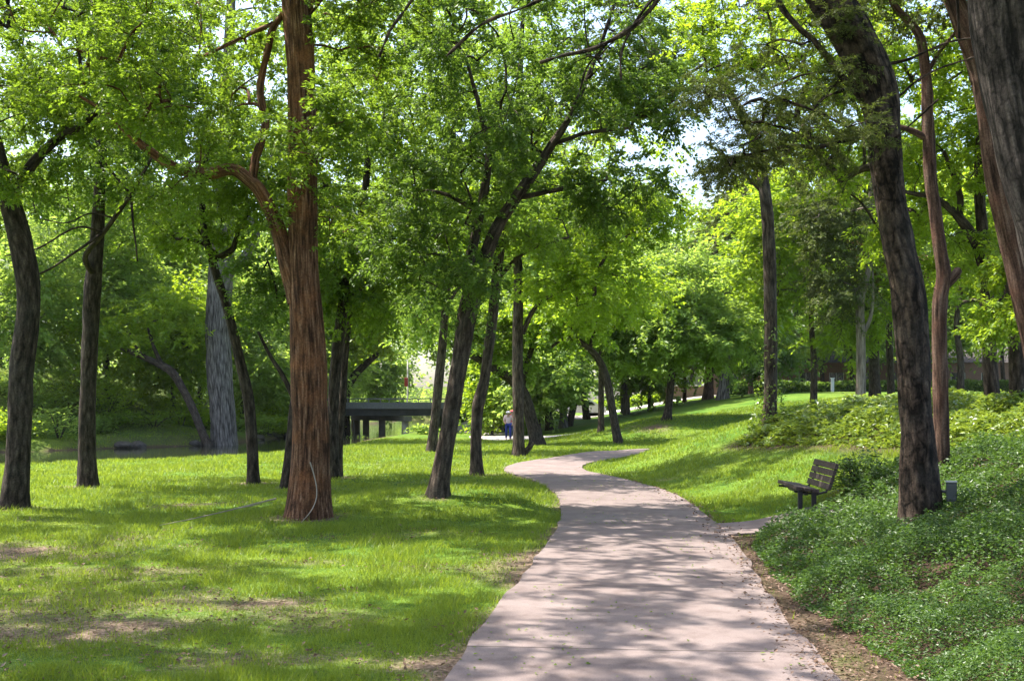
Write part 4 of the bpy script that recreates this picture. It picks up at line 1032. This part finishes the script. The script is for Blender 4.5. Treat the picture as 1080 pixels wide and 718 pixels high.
# ------------------------------------------------------------------ two walkers
def skin_mesh(name, pts, edges, rad, mat, parent, sub=2):
    me = bpy.data.meshes.new(name + '_src'); me.from_pydata([tuple(p) for p in pts], edges, [])
    o = bpy.data.objects.new(name + '_src', me); COL.objects.link(o)
    md = o.modifiers.new('s', 'SKIN'); 
    for v, r in zip(me.skin_vertices[0].data if len(me.skin_vertices) else [], rad): v.radius = r if isinstance(r, tuple) else (r, r)
    if len(me.skin_vertices) == 0: raise RuntimeError('no skin layer')
    me.skin_vertices[0].data[0].use_root = True
    sb = o.modifiers.new('b', 'SUBSURF'); sb.levels = sub; sb.render_levels = sub
    dg = bpy.context.evaluated_depsgraph_get(); dg.update()
    m2 = bpy.data.meshes.new_from_object(o.evaluated_get(dg)); bpy.data.objects.remove(o); bpy.data.meshes.remove(me)
    m2.name = name; m2.materials.clear(); m2.materials.append(mat)
    for p in m2.polygons: p.use_smooth = True
    r = bpy.data.objects.new(name, m2); COL.objects.link(r)
    if parent is not None: r.parent = parent
    return r

def person(label, X, Y, hgt, yaw, top, low, hat, hatlabel, hand=None):
    s = hgt / 1.7; z = gz(X, Y) + .05
    root = empty('person', (X, Y, z)); tag(root, label, 'person'); root.rotation_euler = (0, 0, yaw)
    skin = plain_mat('skin', (.48, .28, .20), .6, .3, 0, .06)
    J = {'pel': (0, 0, .93), 'waist': (0, 0, 1.08), 'chest': (0, .01, 1.30), 'neck': (0, 0, 1.45), 'head': (0, -.02, 1.56), 'crown': (0, -.01, 1.66),
         'hl': (.09, 0, .90), 'kl': (.11, -.13, .50), 'al': (.10, -.05, .09), 'tl': (.10, -.20, .045), 'hr': (-.09, 0, .90), 'kr': (-.10, .02, .49), 'ar': (-.10, .20, .11), 'tr': (-.10, .09, .04),
         'sl': (.18, .01, 1.40), 'el': (.25, .04, 1.13), 'wl': (.23, -.12, .92), 'fl': (.22, -.16, .84), 'sr': (-.18, .01, 1.40), 'er': (-.25, .02, 1.13), 'wr': (-.20, -.16, 1.0), 'fr': (-.17, -.22, .95),
         'nose': (0, -.115, 1.57)}
    K = list(J); ix = {k: i for i, k in enumerate(K)}
    E = [('pel', 'waist'), ('waist', 'chest'), ('chest', 'neck'), ('neck', 'head'), ('head', 'crown'), ('pel', 'hl'), ('hl', 'kl'), ('kl', 'al'), ('al', 'tl'), ('pel', 'hr'), ('hr', 'kr'), ('kr', 'ar'), ('ar', 'tr'),
         ('chest', 'sl'), ('sl', 'el'), ('el', 'wl'), ('wl', 'fl'), ('chest', 'sr'), ('sr', 'er'), ('er', 'wr'), ('wr', 'fr'), ('head', 'nose')]
    R = dict(pel=(.15, .11), waist=(.135, .10), chest=(.16, .11), neck=.055, head=.095, crown=.07, hl=.10, kl=.065, al=.045, tl=.04, hr=.10, kr=.065, ar=.045, tr=.04, sl=.065, el=.047, wl=.035, fl=.035, sr=.065, er=.047, wr=.035, fr=.035, nose=.02)
    def part(nm, keys, mat, grow):
        kk = [k for k in K if k in keys]; id_ = {k: i for i, k in enumerate(kk)}
        pts = [np.array(J[k]) * s for k in kk]; ed = [(id_[a], id_[b]) for a, b in E if a in id_ and b in id_]
        rr = [tuple((q * s + grow) for q in (R[k] if isinstance(R[k], tuple) else (R[k], R[k]))) for k in kk]
        return skin_mesh(nm, pts, ed, rr, mat, root)
    part('body', K, skin, 0)
    part('shirt', ['pel', 'waist', 'chest', 'sl', 'el', 'sr', 'er'], plain_mat('shirt_cloth', top, .9, .1, 0, .15), .018)
    part('trousers', ['pel', 'hl', 'kl', 'al', 'hr', 'kr', 'ar'], plain_mat('trouser_cloth', low, .9, .1, 0, .2), .014)
    J2 = dict(J); g = Geo()
    g.tube(np.array([[0, .01, 1.575], [0, .0, 1.63], [0, 0, 1.68], [0, 0, 1.705]]) * s, np.array([.118, .116, .085, .03]) * s, 14)
    g.tube(np.array([[0, -.03, 1.622], [0, -.03, 1.636]]) * s, np.array([.16, .15]) * s, 14)
    o = Geo.build(g, 'hat', plain_mat('hat_cloth', hat, .9, .1), None, True); o.parent = root
    g = Geo(); g.tube(np.array([[0, .035, 1.47], [0, .04, 1.55], [0, .035, 1.62]]) * s, np.array([.085, .112, .10]) * s, 12)
    o = g.build('hair', plain_mat('hair', (.05, .03, .02), .7), None, True); o.parent = root
    if hand:
        g = Geo(); g.tube(np.array([[.0, -.16, 1.12], [0, -.19, 1.25], [0, -.18, 1.42]]) * s, np.array([.14, .16, .10]) * s, 12)
    return root
X, Y, Z = hit(536, 465)
person('walker in a white cap, pale pink top and blue trousers coming along the pale path', X, Y, 1.63, .15, (.80, .56, .55), (.05, .06, .24), (.75, .70, .68), '')
person('walker in a red top half hidden behind the straight brown trunk and a companion', (540.2 - UC) / FPX * (Y + 1.0), Y + 1.0, 1.68, -.1, (.55, .05, .07), (.08, .09, .18), (.60, .12, .13), '')

# ------------------------------------------------------------------ bridge over the creek
def bridge():
    conc = plain_mat('stained_concrete', (.20, .18, .17), .85, .2, 0, .35, 1.2); dark = plain_mat('weathered_steel', (.055, .053, .06), .6, .3, 0, .3, 2)
    palec = plain_mat('pale_column_concrete', (.40, .36, .33), .85, .2, 0, .2, 2); rail = plain_mat('rail_grey', (.15, .15, .175), .6, .3)
    root = empty('bridge', (-13, 92, 0)); tag(root, 'low dark road bridge spanning the creek on concrete columns', 'bridge')
    g = Geo(); g.box((-13.5, 92, 1.36), (25, 8, .24)); g.build('deck', conc, root, False)
    for yy in (88.4, 90, 91.6, 93.2, 94.8):
        g = Geo(); g.box((-13.5, yy, .95), (24.6, .28, .578)); g.build('girder', dark, root, False)
    for yy in (87.93, 96.07):
        g = Geo(); g.box((-13.5, yy, 1.46), (25, .13, .5)); g.build('parapet', rail, root, False)
        g = Geo()
        for xx in np.arange(-25.5, -1.2, 1.6): g.box((xx, yy, 1.84), (.07, .07, .259))
        g.box((-13.5, yy, 2.0), (25, .08, .06)); g.build('railing', rail, root, False)
    a, b = np.array([-8.3, 88.4]), np.array([-13.0, 95.4])
    for i, t in enumerate((0, .46, .8, 1)):
        c = a + (b - a) * t; g = Geo(); g.tube([(c[0], c[1], -1.7), (c[0], c[1], .25)], [.27, .27], 16); g.build('column', palec if i == 0 else conc, root)
    d = (b - a) / np.linalg.norm(b - a); mid = (a + b) / 2; ln = np.linalg.norm(b - a)
    g = Geo(); g.box((mid[0], mid[1], .44), (ln + .9, .7, .40), np.array([[d[0], -d[1], 0], [d[1], d[0], 0], [0, 0, 1]])); g.build('pier_cap', conc, root, False)
    for xx in (-1.6, -25.4):
        g = Geo(); g.box((xx, 92, .3), (1.0, 8.2, 1.84)); g.build('abutment', palec, root, False)
    bm = bmesh.new(); vs = [bm.verts.new(v) for v in ((-7.2, 88.2, -1.2), (-2.1, 88.2, .85), (-2.1, 88.2, -1.4), (-7.2, 95.8, -1.2), (-2.1, 95.8, .85), (-2.1, 95.8, -1.4))]
    for f in ((0, 2, 1), (3, 4, 5), (0, 1, 4, 3), (1, 2, 5, 4), (2, 0, 3, 5)): bm.faces.new([vs[i] for i in f])
    me = bpy.data.meshes.new('slope_paving'); bm.to_mesh(me); bm.free(); me.materials.append(palec); o = bpy.data.objects.new('slope_paving', me); COL.objects.link(o); o.parent = root
    me.transform(__import__('mathutils').Matrix.Translation((13, -92, 0)))
bridge()
# road sign on the bridge
X, Y = (430 - UC) / FPX * 97.5, 97.5
root = empty('road_sign', (X, Y, 1.4)); tag(root, 'red sign board on a pale pole at the far side of the bridge', 'sign')
g = Geo(); g.tube([(X, Y, 1.0), (X, Y, 5.2)], [.07, .06], 10); g.build('pole', plain_mat('pale_pole', (.5, .48, .46), .5), root)
g = Geo(); g.box((X - .12, Y - .1, 3.45), (.30, .04, .75), None, .01); g.build('board', plain_mat('red_paint', (.42, .06, .05), .5), root, False)
# retaining wall
root = empty('retaining_wall', (0, 90.5, -.4)); tag(root, 'low pinkish concrete retaining wall next to the bridge abutment', 'wall')
g = Geo(); g.box((-.3, 87.4, -.05), (1.5, .35, 1.3)); g.box((-.3, 87.4, .63), (1.6, .45, .06)); o = g.build('wall', plain_mat('pink_concrete', (.36, .29, .27), .85, .2, 0, .2, 2), root, False)
# dark board fence behind the walkers
X0, Y0_ = (521 - UC) / FPX * 93, 93
root = empty('board_fence', (X0 + .5, 93, gz(X0 + .5, 93))); tag(root, 'short dark grey board fence behind the walkers', 'fence')
zf = gz(X0 + .5, 93); fm_ = plain_mat('fence_grey', (.06, .055, .055), .8)
g = Geo()
for i in range(13): g.box((X0 - .2 + i * .13, 93, zf + .36), (.12, .03, .86 + .02 * (i % 2)))
g.build('boards', fm_, root, False)
for xx in (X0 - .28, X0 + 1.44):
    g = Geo(); g.box((xx, 93.04, zf + .4), (.09, .09, 1.0)); g.build('post', fm_, root, False)

# ------------------------------------------------------------------ buildings beyond the lawn
brick = bpy.data.materials.new('brick'); brick.use_nodes = True
nt = brick.node_tree; N, L = nt.nodes, nt.links; N.clear()
tc = N.new('ShaderNodeTexCoord'); mpb = N.new('ShaderNodeMapping'); mpb.inputs['Rotation'].default_value = (math.radians(90), 0, 0); L.new(tc.outputs['Object'], mpb.inputs['Vector'])
bt = N.new('ShaderNodeTexBrick'); bt.inputs['Scale'].default_value = 4; bt.inputs['Color1'].default_value = (.26, .12, .085, 1); bt.inputs['Color2'].default_value = (.20, .10, .075, 1); bt.inputs['Mortar'].default_value = (.30, .26, .23, 1)
L.new(mpb.outputs[0], bt.inputs['Vector']); pb = principled(N, L, bt.outputs[0], .9, .15); out(N, L, pb.outputs[0])
glassm = plain_mat('dark_glass', (.012, .014, .018), .12, .5, 0, .1); whitep = plain_mat('white_paint', (.70, .68, .65), .6); roofm = plain_mat('roof_shingle', (.07, .06, .058), .9, .1)
def building(name, label, x0, x1, Y, h, wins, doors=(), roof_h=1.8, depth=9, wall=brick, wh=(.9, 2.3)):
    zb = min(gz(x0, Y), gz(x1, Y)) - .3; root = empty(name, ((x0 + x1) / 2, Y, zb)); tag(root, label, 'building')
    xs = sorted([(a - b / 2, a + b / 2, .3 + wh[0], .3 + wh[1]) for a, b in wins] + [(a - b / 2, a + b / 2, 0, .3 + 2.1) for a, b in doors])
    g = Geo(); c = x0
    def bx(a, b, lo, hi, y0=Y, d_=.3): g.box(((a + b) / 2, y0 + d_ / 2, zb + (lo + hi) / 2), (b - a, d_, hi - lo))
    for a, b, lo, hi in xs:
        bx(c, a, 0, h)
        if lo > 0: bx(a, b, 0, lo)
        bx(a, b, hi, h); c = b
    bx(c, x1, 0, h); bx(x0, x1, 0, h, Y + depth); g.box((x0 + .15, Y + depth / 2 + .15, zb + h / 2), (.3, depth - .31, h)); g.box((x1 - .15, Y + depth / 2 + .15, zb + h / 2), (.3, depth - .31, h))
    g.build('wall', wall, root, False)
    for a, b, lo, hi in xs:
        g = Geo(); g.box(((a + b) / 2, Y + .16, zb + (lo + hi) / 2), (b - a - .02, .04, hi - lo - .02)); f = g.build('window' if lo > 0 else 'door', glassm, root, False)
        g = Geo()
        for q in (a + .04, b - .04, (a + b) / 2): g.box((q, Y + .10, zb + (lo + hi) / 2), (.06, .06, hi - lo - .02))
        o = g.build('frame', whitep, None, False); o.parent = f; o.matrix_parent_inverse = f.matrix_world.inverted()
        o.location = -Vector(root.location)
    bm = bmesh.new(); e = .5; zt = zb + h
    vs = [bm.verts.new(v) for v in ((x0 - e, Y - e, zt), (x1 + e, Y - e, zt), (x1 + e, Y + depth + e, zt), (x0 - e, Y + depth + e, zt), (x0 + 2, Y + depth / 2, zt + roof_h), (x1 - 2, Y + depth / 2, zt + roof_h))]
    for f in ((0, 1, 5, 4), (1, 2, 5), (2, 3, 4, 5), (3, 0, 4), (3, 2, 1, 0)): bm.faces.new([vs[i] for i in f])
    for v in bm.verts: v.co -= Vector(root.location)
    me = bpy.data.meshes.new('roof'); bm.to_mesh(me); bm.free(); me.materials.append(roofm); o = bpy.data.objects.new('roof', me); COL.objects.link(o); o.parent = root
    return root
building('brick_building', 'long low brick building with dark windows behind the clipped hedge', 27.5, 62, 116, 3.6, [(30 + i * 3.1, 1.5) for i in range(10)])
building('brick_house', 'small brick house with a dark doorway seen beside the ivied trunk', 20.8, 25.6, 112, 3.0, [(21.8, 1.0), (24.9, .8)], [(23.4, 1.0)], 1.5, 6)
building('white_house', 'pale house with dark windows glimpsed between far trunks', 15.5, 20.0, 120, 3.4, [(16.6, 1.0), (18.6, 1.0)], (), 1.6, 6, whitep)
root = empty('brick_wall', (16.5, 110.4, gz(16.5, 110.4))); tag(root, 'low orange brick wall behind the furrowed far trunks', 'wall')
g = Geo(); g.box((17, 111.5, gz(17, 111.5) + .45), (4.2, .3, 1.5)); g.build('wall', brick, root, False)
g = Geo(); g.box((17, 111.5, gz(17, 111.5) + 1.24), (4.3, .4, .08)); g.build('coping', whitep, root, False)
X, Y = (878 - UC) / FPX * 98, 98
root = empty('post', (X, Y, gz(X, Y))); tag(root, 'short white post standing before the dark hedge', 'post')
g = Geo(); g.box((X, Y, gz(X, Y) + .6), (.24, .24, 1.4), None, .02); g.build('shaft', whitep, root, False); g = Geo(); g.box((X, Y, gz(X, Y) + 1.335), (.32, .32, .07), None, .01); g.build('cap', whitep, root, False)

# ------------------------------------------------------------------ parked car by the road
def car():
    Y = 99.5; X = (612 - UC) / FPX * Y; z = gz(X, Y) + .06
    root = empty('parked_car', (X, Y, z)); tag(root, 'pale car parked on the park road between far trunks', 'car')
    paint = plain_mat('white_car_paint', (.55, .57, .60), .3, .5, 0, .03)
    prof = [(-2.1, .35), (-2.1, .78), (-1.25, .92), (-.75, 1.38), (.85, 1.42), (1.55, .98), (2.1, .90), (2.15, .35)]
    def extr(pts, y0, y1, mat, nm):
        bm = bmesh.new(); A = [bm.verts.new((a, y0, b)) for a, b in pts]; B = [bm.verts.new((a, y1, b)) for a, b in pts]; n = len(pts)
        bm.faces.new(A); bm.faces.new(B[::-1])
        for i in range(n): bm.faces.new([A[(i + 1) % n], A[i], B[i], B[(i + 1) % n]])
        bmesh.ops.recalc_face_normals(bm, faces=bm.faces[:])
        bmesh.ops.bevel(bm, geom=list(bm.edges), offset=.05, segments=2, affect='EDGES')
        me = bpy.data.meshes.new(nm); bm.to_mesh(me); bm.free(); me.materials.append(mat); o = bpy.data.objects.new(nm, me); COL.objects.link(o); o.parent = root
    extr(prof, -.85, .85, paint, 'body')
    extr([(-1.05, .95), (-.68, 1.31), (-.02, 1.34), (-.02, .95)], -.875, .875, glassm, 'window'); extr([(.08, .95), (.08, 1.34), (.80, 1.34), (1.25, .97)], -.875, .875, glassm, 'window')
    tyre = plain_mat('tyre_rubber', (.015, .015, .015), .8)
    for xx in (-1.3, 1.35):
        for yy in (-.88, .68):
            g = Geo(); g.tube([(0, yy, .32), (0, yy + .2, .32)], [.32, .32], 20); o = g.build('wheel', tyre, None); o.data.transform(__import__('mathutils').Matrix.Translation((xx, 0, 0))); o.parent = root
    root.rotation_euler = (0, 0, .25)
car()
# stones at the far waterline
rs = np.random.default_rng(3); stm = plain_mat('creek_stone', (.06, .052, .045), .85, .2, 0, .45, 3)
for i in range(16):
    q = fl[int(rs.uniform(.25, .85) * len(fl))]; rr = rs.uniform(.14, .42)
    bm = bmesh.new(); bmesh.ops.create_icosphere(bm, subdivisions=3, radius=1)
    P_ = np.array([v.co[:] for v in bm.verts]); k = 1 + (fbm(P_ * 1.6, 3, i) - .5) * .9
    for v, kk in zip(bm.verts, k): v.co = Vector((v.co.x * rr * kk * 1.3, v.co.y * rr * kk, v.co.z * rr * kk * .7))
    me = bpy.data.meshes.new('stone'); bm.to_mesh(me); bm.free(); me.materials.append(stm)
    o = bpy.data.objects.new('stone', me); COL.objects.link(o); o.location = (q[0] + rs.normal(0, .6), q[1] - .2 + rs.normal(0, .4), WATER_Z + .12)
    tag(o, 'rough pale stone among others at the far waterline', 'stone', 'stones along the far waterline')
print('leaf faces', NLEAF, 'grass', NGRASS)
# ------------------------------------------------------------------ camera, sky, sun
SUN_EL, SUN_AZ = math.radians(61), math.radians(-68)      # azimuth measured from +Y towards +X
cam = bpy.data.cameras.new('camera'); co = bpy.data.objects.new('camera', cam); COL.objects.link(co)
co.location = (0, 0, CZ); co.rotation_euler = (math.radians(90), 0, 0)
cam.sensor_width = 36; cam.lens = FPX / 1080 * 36
cam.shift_y = (V0 - 359) / 1080
cam.clip_start = .1; cam.clip_end = 3000
SC.camera = co
w = bpy.data.worlds.new('World'); SC.world = w; w.use_nodes = True
nt = w.node_tree; bg = nt.nodes['Background']
sky = nt.nodes.new('ShaderNodeTexSky'); sky.sky_type = 'NISHITA'; sky.sun_disc = False
sky.sun_elevation = SUN_EL; sky.sun_rotation = SUN_AZ; sky.dust_density = 3.0; sky.air_density = 1.0
nt.links.new(sky.outputs[0], bg.inputs[0]); bg.inputs[1].default_value = .15
sl = bpy.data.lights.new('sun', 'SUN'); sl.energy = 4.6; sl.angle = math.radians(.55); sl.color = (1, .95, .86)
so_ = bpy.data.objects.new('sun', sl); COL.objects.link(so_)
dsun = Vector((math.sin(SUN_AZ) * math.cos(SUN_EL), math.cos(SUN_AZ) * math.cos(SUN_EL), math.sin(SUN_EL)))
so_.rotation_euler = dsun.to_track_quat('Z', 'Y').to_euler(); so_.location = (0, 0, 60)
SC.view_settings.view_transform = 'Standard'; SC.view_settings.look = 'None'; SC.view_settings.gamma = 1
SC.view_settings.exposure = 1.7; SC.view_settings.use_curve_mapping = False
SC.render.engine = 'CYCLES'
cy = SC.cycles
cy.max_bounces = 11; cy.diffuse_bounces = 9; cy.glossy_bounces = 2; cy.transmission_bounces = 9; cy.transparent_max_bounces = 4
cy.use_denoising = True; cy.denoiser = 'OPENIMAGEDENOISE'; cy.sample_clamp_indirect = 6
cy.use_adaptive_sampling = False


# pale summer air that lightens the far trees
bm = bmesh.new(); bmesh.ops.create_cube(bm, size=1); bmesh.ops.scale(bm, vec=(700, 700, 70), verts=bm.verts); bmesh.ops.translate(bm, vec=(0, 150, 30), verts=bm.verts)
me = bpy.data.meshes.new('haze'); bm.to_mesh(me); bm.free(); o = bpy.data.objects.new('haze', me); COL.objects.link(o); tag(o, 'thin pale summer haze', kind='stuff')
mh, nt, N, L = new_mat('haze_air'); pv = N.new('ShaderNodeVolumePrincipled'); pv.inputs['Color'].default_value = (.92, .96, 1, 1); pv.inputs['Density'].default_value = .00007
om = N.new('ShaderNodeOutputMaterial'); L.new(pv.outputs[0], om.inputs['Volume']); me.materials.append(mh)
cy.volume_bounces = 0
